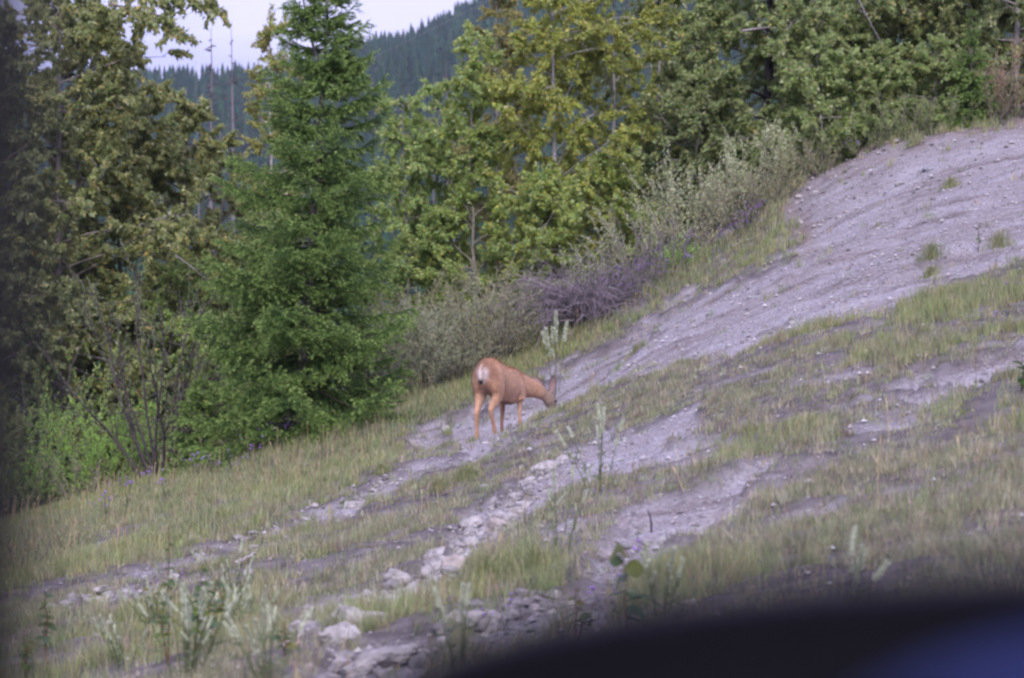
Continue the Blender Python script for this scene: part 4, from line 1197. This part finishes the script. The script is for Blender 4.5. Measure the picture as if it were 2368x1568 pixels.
# ---------------------------------------------------------------- pale spiked weeds and broad leaved saplings near the road
def spike_mesh(L, r, seed):
    rng = np.random.default_rng(seed); a = Acc()
    n = 60
    t = np.linspace(0, 1, n); prof = np.sin(np.pi * np.clip(t * .92 + .06, 0, 1)) ** .6
    ang = np.arange(n) * 2.39996
    P = np.stack([0 * t, 0 * t, t * L], -1)
    V, F = tube(np.stack([0 * t[:8], 0 * t[:8], np.linspace(0, L, 8)], -1), r * .35, 5); a.add(V, F, (.22, .26, .14))
    out = np.stack([np.cos(ang), np.sin(ang), np.full(n, .9)], -1)
    for k in range(3):
        leaves(a, P + rng.normal(0, .002, P.shape), out, r * 2.3, r * 1.2, np.clip(np.array([.70, .75, .58]) * rng.uniform(.75, 1.25, (n, 1)), 0, 1) * np.ones((n, 3)), rng, droop=-.3, spread=.35)
    return a.mesh('flower_spike', M_PETAL)
SPIKES = [spike_mesh(.14, .010, 1), spike_mesh(.11, .009, 2), spike_mesh(.17, .009, 3), spike_mesh(.09, .008, 4)]

def spike_weed(label, base, h, w, n, seed, sc=1.0, wide=1.0, group=None):
    rng = np.random.default_rng(seed)
    root = thing('spiked_weed', label, 'weed', base, group)
    for i in range(n):
        az = rng.uniform(0, 6.28); q = math.sqrt(rng.uniform()) * w
        hh = h * rng.uniform(.6, 1.05)
        tip = np.array([math.cos(az) * q, math.sin(az) * q, hh])
        p0 = np.array([math.cos(az) * q * .35, math.sin(az) * q * .35, 0])
        tt = np.linspace(0, 1, 5)[:, None]
        P = p0 + (tip - p0) * np.concatenate([tt ** 1.3, tt ** 1.3, tt], 1)
        a = Acc(); V, F = tube(P, np.linspace(.0035, .002, 5), 4, False); a.add(V, F, np.array([.17, .21, .09]) * rng.uniform(.8, 1.2))
        nl = 7
        pos = P[0] + (P[-1] - P[0]) * rng.uniform(.1, .85, (nl, 1))
        leaves(a, pos, rng.normal(0, 1, (nl, 3)) + np.array([0, 0, .8]), .065, .012, np.array([[.17, .22, .10]]) * rng.uniform(.7, 1.3, (nl, 1)), rng, droop=0)
        link('stem', a.mesh('stem', M_SHRUB, False), root)
        for k in range(1 if i % 2 else 2):
            o = link('flower_spike', SPIKES[rng.integers(4)], root, P[-1] if k == 0 else P[3])
            d = Vector(norm(P[-1] - P[-2] + rng.normal(0, .25 if k else .1, 3) * np.linalg.norm(P[-1] - P[-2])))
            o.rotation_euler = d.to_track_quat('Z', 'Y').to_euler()
            s = sc * rng.uniform(.8, 1.2) * (.8 if k else 1); o.scale = (s * wide, s * wide, s)
    return root
for lab, px, py, h, w, n, sc, wd in [
        ('dense pale spiked weed clump at the bottom, right of the saplings', 500, 1490, .30, .22, 13, .62, 1.1),
        ('pale spiked weed clump on the bottom edge, left of centre', 430, 1575, .34, .24, 14, .62, 1.1),
        ('pale spiked weed clump between the two tall sapling stems', 370, 1460, .24, .2, 9, .55, 1.1),
        ('pale spiked weeds near the white stone and driftwood', 540, 1390, .30, .2, 8, .5, 1.0),
        ('pale spiked weeds right of the densest clump', 585, 1470, .26, .15, 6, .6, 1.1),
        ('pale spiked weeds on the bottom edge below the slab', 620, 1580, .28, .18, 8, .6, 1.1),
        ('sparse pale spiked weeds at the bottom left of the saplings', 290, 1545, .22, .18, 6, .55, 1.1),
        ('tall blurred white spiked plant in front of the gravel tip', 1285, 915, .95, .16, 6, 1.7, 1.7),
        ('tall blurred pale spiked plant on the gully, right of the clods', 1385, 1140, .50, .26, 6, .95, 1.4),
        ('blurred pale spiked plant left of the dark stick', 1290, 1290, .50, .18, 5, .72, 1.3),
        ('two blurred pale spikes before the dark mirror, right of the sapling', 1530, 1440, .24, .12, 4, .7, 1.3),
        ('pale spikes half hidden by the mirror, right of the middle', 1965, 1430, .22, .14, 4, .6, 1.3),
        ('faint pale spikes beside the boulder near the mirror', 1060, 1550, .26, .12, 4, .55, 1.2)]:
    spike_weed(lab, gp(px, py), h, w * 1.1, n, int(px + py), sc * (1.15 if sc < .65 else .85), wd * .8)

def big_leaf_mesh(seed, col):
    rng = np.random.default_rng(seed); a = Acc()
    n = 9; t = np.linspace(0, 1, n); wd = np.sin(np.pi * np.clip(t * .96 + .02, 0, 1)) ** .75 * (1 - .35 * t) * .42
    z = -.18 * t ** 2
    mid = np.stack([t, 0 * t, z - .0], -1); l = np.stack([t, wd, z + wd * .28], -1); r = np.stack([t, -wd, z + wd * .28], -1)
    V = np.concatenate([mid, l, r]); i = np.arange(n - 1)
    F = np.concatenate([np.stack([i, i + 1, n + i + 1, n + i], -1), np.stack([i + 1, i, 2 * n + i, 2 * n + i + 1], -1)])
    a.add(V, [F], np.clip(np.array(col) * rng.uniform(.85, 1.15, (len(V), 1)), 0, 1))
    return a.mesh('leaf', M_LEAF, True)
BIG = [big_leaf_mesh(1, (.15, .22, .05)), big_leaf_mesh(2, (.10, .17, .055)), big_leaf_mesh(3, (.19, .23, .05)), big_leaf_mesh(4, (.24, .23, .06)), big_leaf_mesh(5, (.12, .20, .11))]

def seedling(label, base, h, n, leaf, seed, lean=(.0, .0), bark=(.16, .085, .06), pick=(0, 1, 2, 3, 4), stems=1, w=.1):
    rng = np.random.default_rng(seed)
    root = thing('sapling', label, 'sapling', base)
    for s in range(stems):
        hh = h * (1 if s == 0 else rng.uniform(.55, .85)); az = rng.uniform(0, 6.28)
        d = np.array([lean[0] + math.cos(az) * w * s, lean[1] + math.sin(az) * w * s])
        tt = np.linspace(0, 1, 7)
        P = np.stack([d[0] * tt ** 1.2, d[1] * tt, hh * tt], 1) + rng.normal(0, .006, (7, 3)); P[0] = (0, 0, -.02)
        a = Acc(); V, F = tube(P, np.linspace(.005, .002, 7), 5); a.add(V, F, bark)
        link('stem', a.mesh('stem', M_TWIG, True), root)
        for i in range(n):
            t = .30 + .70 * (i + rng.uniform()) / n; q = min(5.99, t * 6); k = int(q); p = P[k] + (P[k + 1] - P[k]) * (q - k)
            o = link('leaf', BIG[pick[rng.integers(len(pick))]], root, p)
            o.rotation_euler = (rng.normal(0, .5), rng.uniform(-.5, .6), i * 2.4 + rng.normal(0, .5))
            z = leaf * rng.uniform(.6, 1.2) * (1.1 - .4 * t); o.scale = (z, z, z)
for lab, px, py, h, n, lf, st, ln in [
        ('tall thin red stemmed sapling in the lower left', 388, 1545, .74, 22, .055, 2, (0, 0)),
        ('leaning red stemmed sapling left of the tall one', 352, 1500, .40, 13, .05, 1, (-.05, 0)),
        ('bushy green sapling right of the tall thin one', 455, 1530, .52, 24, .062, 3, (.03, 0)),
        ('small leafy sapling near the lower left corner', 105, 1545, .44, 18, .062, 2, (.0, 0)),
        ('low leafy sapling at the very bottom left', 60, 1590, .30, 14, .06, 2, (.0, 0)),
        ('broad leaved sapling topped by a yellow leaf, above the mirror', 1440, 1515, .42, 13, .12, 1, (.01, 0)),
        ('low blurred broad leaves left of the yellow topped sapling', 1330, 1480, .22, 7, .06, 2, (0, 0)),
        ('dark green leafy plant at the right edge of the slope', 2362, 905, .20, 16, .09, 3, (0, 0)),
        ('small green leafy plant on the upper gravel', 2262, 585, .36, 14, .05, 1, (0, 0)),
        ('small leafy weed with a yellow flower left of the boulder', 660, 1520, .18, 9, .06, 2, (0, 0))]:
    seedling(lab, gp(px, py), h, n, lf, int(px * 3 + py), ln, stems=st, pick=(0, 1, 2, 3, 4) if px < 2000 else (1, 1, 4))
# tufts that stand out on the bare gravel
for k, (lab, px, py, h) in enumerate([('dry brown grass tuft on the upper gravel, tallest of three', 2152, 600, .28), ('low dry tuft below the tallest gravel tuft', 2150, 640, .16), ('grass tuft at the right rim of the gravel', 2310, 572, .25),
                                      ('grass tuft on the upper bank below the crest', 2195, 432, .2), ('green grass tuft in the middle streak below the deer', 1080, 1110, .2), ('round grassy hummock right of the upright white rock', 1120, 1352, .24),
                                      ('green grass tuft at the end of the hummock', 1235, 1330, .24), ('green grass clump above the left streak', 1015, 1135, .16), ('small green tuft by the left streak', 880, 1095, .14), ('grass tuft in front of the front hooves of the deer', 1205, 1000, .13), ('grass tuft between the hind and front hooves of the deer', 1168, 1012, .11), ('low grass tuft under the muzzle of the deer', 1262, 962, .13), ('low grass tuft left of the hind hooves of the deer', 1092, 1022, .09)]):
    p = gp(px, py); rng = np.random.default_rng(700 + k); N = 260 if k < 9 else 75
    a = Acc(); q = np.abs(rng.normal(0, h * (.42 if k < 9 else 1.0), N)); an = rng.uniform(0, 6.28, N)
    X, Y = p[0] + q * np.cos(an), p[1] + q * np.sin(an)
    Z = H(X, Y) - p[2]
    blades(a, X - p[0], Y - p[1], Z, h * rng.uniform(.5, 1.1, N) * np.exp(-(q / (h if k < 9 else 2.5 * h)) ** 2), np.full(N, .006), leaf_colours(N, GR_TALL if k < 3 else GR_LUSH + GR_SHORT[:1], rng), rng, .45, True)
    link('grass_tuft', a.mesh('grass_tuft', M_GRASS), None, p, label=lab, category='grass tuft')

# ---------------------------------------------------------------- deer
def deer():
    heading = math.radians(25)                       # away from the road, towards the right
    fx = np.array([math.sin(heading), math.cos(heading)]); lf = np.array([-math.cos(heading), math.sin(heading)])
    hind = at(1126, 1008, 26.45)
    O2 = hind[:2] + fx * .40
    def wz(lx, ly):
        q = O2 + fx * lx + lf * ly
        return gz(q[0], q[1])
    z0 = .5 * (wz(-.4, 0) + wz(.28, 0))
    gl = lambda lx, ly: wz(lx, ly) - z0 - .01
    root = thing('deer', 'reddish brown deer grazing with lowered head on the slope', 'deer', (O2[0], O2[1], z0), rz=math.radians(90) - heading)
    root.scale = (1.07, 1.07, 1.07)
    bm = bmesh.new()
    def loft(rings, n=16):
        """rings: (centre, half width, half height, tangent) ellipses, closed ends"""
        C = np.array([r[0] for r in rings], float); T = norm(np.gradient(C, axis=0))
        allv = []
        for (c, a, b), t in zip(rings, T):
            side = np.cross(t, [0, 0, 1.0])
            if np.linalg.norm(side) < .25: side = np.cross(t, [-1.0, 0, 0])   # steep limbs
            if side @ np.array([0, 1.0, 0]) < 0: side = -side
            side = norm(side); up = np.cross(side, t); up = norm(up)
            vs = [bm.verts.new(np.array(c) + side * a * math.cos(k * 2 * math.pi / n) + up * b * math.sin(k * 2 * math.pi / n)) for k in range(n)]
            allv.append(vs)
        for i in range(len(allv) - 1):
            for k in range(n):
                bm.faces.new((allv[i][k], allv[i][(k + 1) % n], allv[i + 1][(k + 1) % n], allv[i + 1][k]))
        bm.faces.new(allv[0][::-1]); bm.faces.new(allv[-1])
    pz = .5 * (gl(-.42, .1) + gl(-.38, -.1)); sz = .5 * (gl(.22, .1) + gl(.3, -.1)) - .15
    print('DEER', hind, O2, z0, pz, sz, gl(.86, -.2), gl(.96, -.24))
    tz = lambda x: np.interp(x, [-.45, .3], [pz, sz])
    torso = [(-.505, .775, .035, .06), (-.485, .765, .085, .115), (-.43, .765, .135, .165), (-.34, .755, .162, .19), (-.24, .735, .165, .195), (-.12, .705, .168, .200),
             (.02, .675, .178, .208), (.14, .660, .180, .215), (.24, .662, .168, .215), (.33, .675, .145, .200), (.41, .680, .115, .165), (.48, .672, .085, .12), (.52, .665, .05, .07)]
    loft([((x, 0, z + tz(x)), a * .93, b) for x, z, a, b in torso], 20)
    hz_ = sz + .02
    hx, hy = .83, -.195
    hz = max(gl(hx + .1, hy - .04), gl(hx, hy)) + .265         # poll of the lowered head
    neck = [((.26, 0, .675 + hz_), .125, .185), ((.40, -.012, .655 + hz_), .105, .160), ((.55, -.055, (.5 * (hz + .16) + .5 * (.60 + hz_))), .084, .128), ((.68, -.11, hz + .095), .068, .102), ((.79, -.165, hz + .035), .054, .076), ((hx, hy, hz), .052, .068)]
    loft(neck)
    fd = norm(np.array([.42, -.14, -.90]))         # muzzle direction, down into the grass
    hp = np.array([hx + .005, hy - .005, hz + .035])
    head = [(hp - fd * .03, .046, .050), (hp + fd * .02, .068, .074), (hp + fd * .07, .076, .084), (hp + fd * .12, .067, .076), (hp + fd * .17, .050, .060), (hp + fd * .22, .040, .047), (hp + fd * .265, .037, .041), (hp + fd * .290, .025, .025)]
    loft(head)
    hoofs = []
    def leg(pts, n=12):
        loft([((x, y, z), a * 1.12 + .0015, b * 1.12 + .0015) for x, y, z, a, b in pts], n)
        hoofs.append(pts[-1][:3])
    for sgn, ox in ((1, -.03), (-1, .035)):
        y = .095 * sgn
        g0 = gl(-.42 + ox, y)
        bend = .03 if sgn < 0 else 0
        leg([(-.35, y * .75, .80 + pz, .075, .12), (-.345, y * .98, .68 + pz, .082, .145), (-.325, y * 1.1, .58 + pz, .070, .115), (-.325, y * 1.12, .50 + pz, .052, .080), (-.37, y * 1.08, .43 + (pz + g0) / 2, .037, .054),
             (-.425 - bend, y * 1.02, .365 + g0, .028, .040), (-.445 - bend, y, .325 + g0, .026, .036), (-.44 - bend + ox * .2, y, .27 + g0, .020, .026), (-.425 + ox * .5, y, .16 + g0, .0165, .020), (-.415 + ox, y, .085 + g0, .019, .023), (-.40 + ox * 1.3, y, .05 + g0, .017, .020), (-.385 + ox * 1.5, y, .022 + g0, .019, .024)])
    for sgn, ox in ((1, -.07), (-1, .03)):
        y = .098 * sgn
        g0 = gl(.27 + ox, y)
        leg([(.30, y * .7, .72 + sz, .055, .12), (.29, y * .95, .60 + sz, .058, .105), (.265 + ox * .3, y * 1.02, .50 + sz, .047, .072), (.26 + ox * .5, y, .42 + (sz + g0) / 2, .035, .048), (.265 + ox * .7, y * .95, .33 + g0, .026, .032), (.272 + ox * .8, y * .92, .285 + g0, .025, .030),
             (.27 + ox * .9, y * .9, .23 + g0, .0185, .021), (.268 + ox, y * .9, .13 + g0, .0155, .018), (.268 + ox, y * .9, .08 + g0, .018, .022), (.28 + ox, y * .9, .05 + g0, .016, .019), (.29 + ox, y * .9, .022 + g0, .018, .023)])
    bmesh.ops.recalc_face_normals(bm, faces=bm.faces[:])
    me = bpy.data.meshes.new('deer_raw'); bm.to_mesh(me); bm.free()
    tmp = bpy.data.objects.new('deer_raw', me); COL.objects.link(tmp)
    r = tmp.modifiers.new('r', 'REMESH'); r.mode = 'VOXEL'; r.voxel_size = .0095
    s = tmp.modifiers.new('s', 'SMOOTH'); s.factor = .5; s.iterations = 6
    dg = bpy.context.evaluated_depsgraph_get()
    body = bpy.data.meshes.new_from_object(tmp.evaluated_get(dg))
    bpy.data.objects.remove(tmp)
    V = np.empty(len(body.vertices) * 3); body.vertices.foreach_get('co', V); V = V.reshape(-1, 3)
    ed = np.empty(len(body.edges) * 2, np.int32); body.edges.foreach_get('vertices', ed); ed = ed.reshape(-1, 2)
    dgr = np.bincount(ed.ravel(), minlength=len(V))[:, None]
    wsm = (sstep(.40, .60, V[:, 2]) * sstep(.86, .72, V[:, 0]))[:, None] * .6
    for _ in range(60):
        av = np.zeros_like(V); np.add.at(av, ed[:, 0], V[ed[:, 1]]); np.add.at(av, ed[:, 1], V[ed[:, 0]])
        V = V + (av / dgr - V) * wsm
    body.vertices.foreach_set('co', V.astype(np.float32).ravel())
    x, y, z = V.T; zl = z - tz(np.clip(x, -.45, .3))
    n = fbm(x * 9 + y * 5, z * 14 + y * 3, 4, 3)
    base = np.array([.56, .335, .21])
    n2 = fbm(x * 4 + 3, y * 6 + z * 5, 14, 3)
    c = np.tile(base, (len(V), 1)) * (0.72 + .30 * n + .26 * n2)[:, None]
    def blend(c, col, k):
        k = np.clip(k, 0, 1)[:, None]; return c * (1 - k) + np.array(col) * k
    c = blend(c, (.46, .225, .105), sstep(.80, .90, zl) * .8)                                   # brighter along the back
    c = blend(c, (.30, .165, .105), sstep(-.34, -.46, x) * sstep(.6, .75, zl))
    rump = 1 - np.sqrt((y / .088) ** 2 + ((zl - .735) / .125) ** 2)
    c = blend(c, (.56, .48, .47), .9 * sstep(-.12, .55, rump + .7 * (n - .5)) * sstep(-.425, -.455, x))
    c = blend(c, (.42, .30, .26), sstep(.62, .5, zl) * sstep(.10, .03, np.abs(y)) * (x < -.28) * .7)    # inside of the thighs
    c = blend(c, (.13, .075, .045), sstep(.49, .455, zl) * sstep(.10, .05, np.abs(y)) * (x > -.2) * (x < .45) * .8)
    low = sstep(.40, .25, zl) * (x < .5)
    c = blend(c, (.42, .235, .145), low * .8)
    c = blend(c, (.25, .20, .175), sstep(.62, .85, x) * .9)                                    # greyer neck and face
    dh = V - (hp + fd * .27); c = blend(c, (.50, .43, .39), np.exp(-(dh ** 2).sum(1) / .055 ** 2) * .8)
    db = V - (hp + fd * .05 + np.array([.055, -.02, .02])); c = blend(c, (.13, .075, .055), np.exp(-(db ** 2).sum(1) / .04 ** 2) * .7)
    A = body.attributes.new('Col', 'FLOAT_COLOR', 'POINT')
    A.data.foreach_set('color', np.concatenate([c, np.ones((len(c), 1))], 1).astype(np.float32).ravel())
    body.polygons.foreach_set('use_smooth', np.ones(len(body.polygons), bool))
    m, nn, b = mat_new('deer_coat')
    cc, zz = attr_mix(nn, 55, .82, 1.18, 4)
    nn.links.new(cc, b.inputs['Base Color']); b.inputs['Roughness'].default_value = .75; b.inputs['Specular IOR Level'].default_value = .2
    b.inputs['Sheen Weight'].default_value = .25; b.inputs['Sheen Roughness'].default_value = .5
    bp = nn.nodes.new('ShaderNodeBump'); bp.inputs['Strength'].default_value = .25; bp.inputs['Distance'].default_value = .006
    nn.links.new(zz.outputs['Fac'], bp.inputs['Height']); nn.links.new(bp.outputs['Normal'], b.inputs['Normal'])
    body.materials.clear(); body.materials.append(m); body.name = 'body'
    link('body', body, root)
    # coat of short hairs lying backwards
    rng = np.random.default_rng(9)
    body.calc_loop_triangles()
    tr = np.empty(len(body.loop_triangles) * 3, np.int32); body.loop_triangles.foreach_get('vertices', tr); tr = tr.reshape(-1, 3)
    A0, B0, C0 = V[tr[:, 0]], V[tr[:, 1]], V[tr[:, 2]]
    ar = np.linalg.norm(np.cross(B0 - A0, C0 - A0), axis=1); k = rng.choice(len(tr), 30000, p=ar / ar.sum())
    u, w = rng.uniform(0, 1, (2, 30000)); fl = u + w > 1; u[fl], w[fl] = 1 - u[fl], 1 - w[fl]
    q = A0[k] + (B0[k] - A0[k]) * u[:, None] + (C0[k] - A0[k]) * w[:, None]
    nr = norm(np.cross(B0[k] - A0[k], C0[k] - A0[k]))
    flow = np.tile(np.array([-1.0, 0, -.55]), (30000, 1)); flow[q[:, 2] < .42] = (0, 0, -1.0); flow[q[:, 0] > .6] = (-.4, .2, .6)
    flow = norm(flow - nr * (flow * nr).sum(1, keepdims=True) + rng.normal(0, .18, (30000, 3)))
    hl = rng.uniform(.016, .032, 30000)[:, None] * np.where(q[:, 2] < .40, .55, 1)[:, None]
    sd = norm(np.cross(nr, flow)) * rng.uniform(.0014, .0026, 30000)[:, None]
    hv = np.stack([q - sd, q + sd, q + flow * hl + nr * hl * rng.uniform(.12, .34, (30000, 1))], 1).reshape(-1, 3)
    hc = c[tr[k, 0]] * rng.uniform(.55, 1.45, (30000, 1))
    a = Acc(); a.add(hv, [np.arange(90000).reshape(-1, 3)], np.repeat(np.clip(hc, 0, 1), 3, 0))
    link('fur', a.mesh('fur', m), root, kind='stuff')
    # tail: white rope with a black tip
    P = np.array([(-.505, 0, .845 + pz), (-.535, 0, .82 + pz), (-.548, 0, .77 + pz), (-.548, 0, .71 + pz), (-.54, 0, .665 + pz), (-.535, 0, .635 + pz)])
    a = Acc(); V, F = tube(P, np.array([.016, .020, .021, .022, .028, .012]), 10)
    zt = V[:, 2] - pz
    a.add(V, F, np.where((zt < .70)[:, None], np.array([.012, .011, .012]), np.where((zt > .80)[:, None], np.array([.42, .28, .20]), np.array([.60, .51, .47]))))
    link('tail', a.mesh('tail', m, True), root)
    # ears
    for sgn in (1, -1):
        a = Acc(); nt = 9; na = 9
        t = np.linspace(0, 1, nt); wd = .047 * np.sin(np.pi * np.clip(t * .90 + .09, 0, 1)) ** .7
        side = norm(np.array([.25, sgn * .95, .2])); axis = norm(-fd * .9 + side * .42)
        face = norm(np.cross(np.cross(axis, np.array([-.9, -.55, 0])), axis))     # opening turned to the side
        sd = np.cross(axis, face)
        o = hp - fd * .015 + side * .045
        vs = []
        for k in range(nt):
            for j in range(na):
                u = (j / (na - 1) - .5) * 2
                vs.append(o + axis * t[k] * .225 + sd * wd[k] * math.sin(u * 1.35) - face * wd[k] * (.65 * math.cos(u * 1.35)) + face * .02)
        vs = np.array(vs); i = np.arange(nt - 1)[:, None] * na; j = np.arange(na - 1)[None]
        F = np.stack([i + j, i + j + 1, i + na + j + 1, i + na + j], -1).reshape(-1, 4)
        off = vs + face * .006
        a.add(vs, [F], (.22, .185, .17)); a.add(off, [F[:, ::-1]], np.where((np.tile(np.abs(np.arange(na) - 4), nt) > 2)[:, None], np.array([.20, .15, .13]), np.array([.36, .25, .25])))
        link('ear', a.mesh('ear', m, True), root)
    # eyes, nose
    md, nd, bd = mat_new('wet_dark'); bd.inputs['Base Color'].default_value = (.008, .007, .007, 1); bd.inputs['Roughness'].default_value = .12
    sidev = norm(np.cross(fd, np.array([0, 0, 1.0])))
    def ball(name, c, r, sc=(1, 1, 1)):
        q = bmesh.new(); bmesh.ops.create_icosphere(q, subdivisions=2, radius=r)
        me = bpy.data.meshes.new(name); q.to_mesh(me); q.free(); me.materials.append(md)
        o = link(name, me, root, c); o.scale = sc
    for sgn in (1, -1):
        ball('eye', hp + fd * .105 + sidev * .066 * sgn + np.cross(sidev, fd) * .018, .017)
    ball('nose', hp + fd * .287, .022, (1.1, 1.2, .8))
    # hooves
    mk, nk, bk = mat_new('hoof_horn'); bk.inputs['Base Color'].default_value = (.05, .035, .028, 1); bk.inputs['Roughness'].default_value = .5
    for hxx, hyy, hzz in hoofs:
        q = bmesh.new()
        bmesh.ops.create_cone(q, cap_ends=True, segments=12, radius1=.026, radius2=.019, depth=.045)
        for v in q.verts:
            v.co.x = v.co.x * 1.35 + (.010 if v.co.z < 0 else 0); v.co.y *= .9
        for f in q.faces: f.smooth = True
        me = bpy.data.meshes.new('hoof'); q.to_mesh(me); q.free(); me.materials.append(mk)
        link('hoof', me, root, (hxx + .006, hyy, hzz - .005))
deer()

# ---------------------------------------------------------------- the car the picture is taken from: window pillar, door and door mirror
def car():
    mp_, n1, b1 = mat_new('dark_paint')
    b1.inputs['Base Color'].default_value = (.018, .017, .055, 1); b1.inputs['Roughness'].default_value = .6; b1.inputs['Specular IOR Level'].default_value = .2
    b1.inputs['Coat Weight'].default_value = .0; b1.inputs['Coat Roughness'].default_value = .15
    mb, n2, b2 = mat_new('black_trim')
    b2.inputs['Base Color'].default_value = (.003, .003, .004, 1); b2.inputs['Roughness'].default_value = .55
    mg, n3, b3 = mat_new('mirror_glass')
    b3.inputs['Base Color'].default_value = (.07, .085, .21, 1); b3.inputs['Metallic'].default_value = 1; b3.inputs['Roughness'].default_value = .10
    root = thing('car', 'dark car at the picture edge, blurred door mirror below and window pillar at left', 'car', (0, .5, gz(0, .5)))
    def box(name, lo, hi, mat, parent, bev=.012, rot=None, loc=None):
        q = bmesh.new(); bmesh.ops.create_cube(q, size=1)
        for v in q.verts:
            v.co = Vector([(lo[k] + hi[k]) / 2 + v.co[k] * (hi[k] - lo[k]) for k in range(3)])
        bmesh.ops.bevel(q, geom=q.edges[:], offset=bev, segments=4, affect='EDGES', profile=.5)
        for f in q.faces: f.smooth = True
        me = bpy.data.meshes.new(name); q.to_mesh(me); q.free(); me.materials.append(mat)
        o = link(name, me, parent)
        if loc is not None: o.location = loc
        if rot is not None: o.rotation_euler = rot
        return o
    zb = root.location.z; W = lambda x, y, z: (x, y - .5, z - zb)
    # pillar at the left edge of the window
    box('window_pillar', W(-.205, .40, 1.22), W(-.0965, .47, 2.05), mb, root, .02)
    # door skin and sill below the view
    box('door_panel', W(-.60, .48, .38), W(.75, .60, 1.255), mp_, root, .04)
    box('window_seal', W(-.60, .47, 1.245), W(.75, .50, 1.275), mb, root, .008)
    box('shade_roof', W(-1.0, -1.1, 2.05), W(1.2, .46, 2.11), mb, root, .02)  # unseen roof slab, added above the view to darken the pillar
    # mirror: rounded shell with a recessed glass facing back to the driver
    c = np.array([.117, .52, 1.3795])
    q = bmesh.new(); bmesh.ops.create_uvsphere(q, u_segments=40, v_segments=24, radius=1)
    for v in q.verts:
        d = v.co.copy()
        p = 3.3
        s = (abs(d.x) ** p + abs(d.y) ** p + abs(d.z) ** p) ** (1 / p)
        d = d / s
        v.co = Vector((d.x * .170, d.y * .055, d.z * (.070 - .012 * max(0, -d.x))))
    bmesh.ops.bisect_plane(q, geom=q.verts[:] + q.edges[:] + q.faces[:], plane_co=(0, -.024, 0), plane_no=(0, -1, 0), clear_outer=True)
    ed = [e for e in q.edges if e.is_boundary]
    r1 = bmesh.ops.extrude_edge_only(q, edges=ed)
    vs = [v for v in r1['geom'] if isinstance(v, bmesh.types.BMVert)]
    for v in vs: v.co.x *= .90; v.co.z *= .78; v.co.y -= .004
    ed = [e for e in r1['geom'] if isinstance(e, bmesh.types.BMEdge) and e.is_boundary]
    r2 = bmesh.ops.extrude_edge_only(q, edges=ed)
    vs = [v for v in r2['geom'] if isinstance(v, bmesh.types.BMVert)]
    for v in vs: v.co.y += .016; v.co.x *= .985; v.co.z *= .97
    for f in q.faces: f.smooth = True
    bmesh.ops.recalc_face_normals(q, faces=q.faces[:])
    me = bpy.data.meshes.new('mirror_housing'); q.to_mesh(me); q.free(); me.materials.append(mp_); me.materials.append(mb)
    for f in me.polygons:
        if f.center.y < -.012 and abs(f.normal.y) > .35: f.material_index = 1
    rot = (math.radians(-4), math.radians(-.5), math.radians(-10))
    hs = link('mirror_housing', me, root, W(*c)); hs.rotation_euler = rot
    a = Acc(); n = 40; th = np.arange(n) * 2 * np.pi / n
    ex = np.sign(np.cos(th)) * np.abs(np.cos(th)) ** .75; ez = np.sign(np.sin(th)) * np.abs(np.sin(th)) ** .75
    bz = np.stack([ex * .150, 0 * th - .0150, ez * .056], -1); ab = Acc(); jb = np.arange(n)
    ab.add(np.concatenate([bz, [[0, -.0150, 0]]]), [np.stack([jb, (jb + 1) % n, np.full(n, n)], -1)], (1, 1, 1))
    link('mirror_bezel', ab.mesh('mirror_bezel', mb, True), hs)
    ring = np.stack([.10 + ex * .150, 0 * th - .0185, ez * .056], -1)  # glass shifted right and tinted blue, shaping the pale reflection patch
    ring[:, 0] = np.minimum(ring[:, 0], .152)
    V = np.concatenate([ring, [[.05, -.0205, 0]]]); j = np.arange(n)
    a.add(V, [np.stack([j, (j + 1) % n, np.full(n, n)], -1)], (1, 1, 1))
    gl_ = link('mirror_glass', a.mesh('mirror_glass', mg, True), hs)
    gl_.rotation_euler = (0, 0, 0)
    box('mirror_arm', W(.20, .50, 1.26), W(.26, .56, 1.32), mb, root, .012)
car()

# haze box just above the scene, its bottom a metre below the lowest ground
_lo, _hi = 1e9, -1e9
for o in SC.objects:
    if o.type == 'MESH' and o.name.split('.')[0] in ('ground', 'hills', 'conifer_forest'):
        for cnr in o.bound_box:
            _lo = min(_lo, cnr[2]); _hi = max(_hi, cnr[2])
_hm = bpy.data.objects['haze'].data
for v in _hm.vertices:
    v.co.z = _lo - 1.0 if v.co.z < 0 else _hi + 5.0
_hm.update()
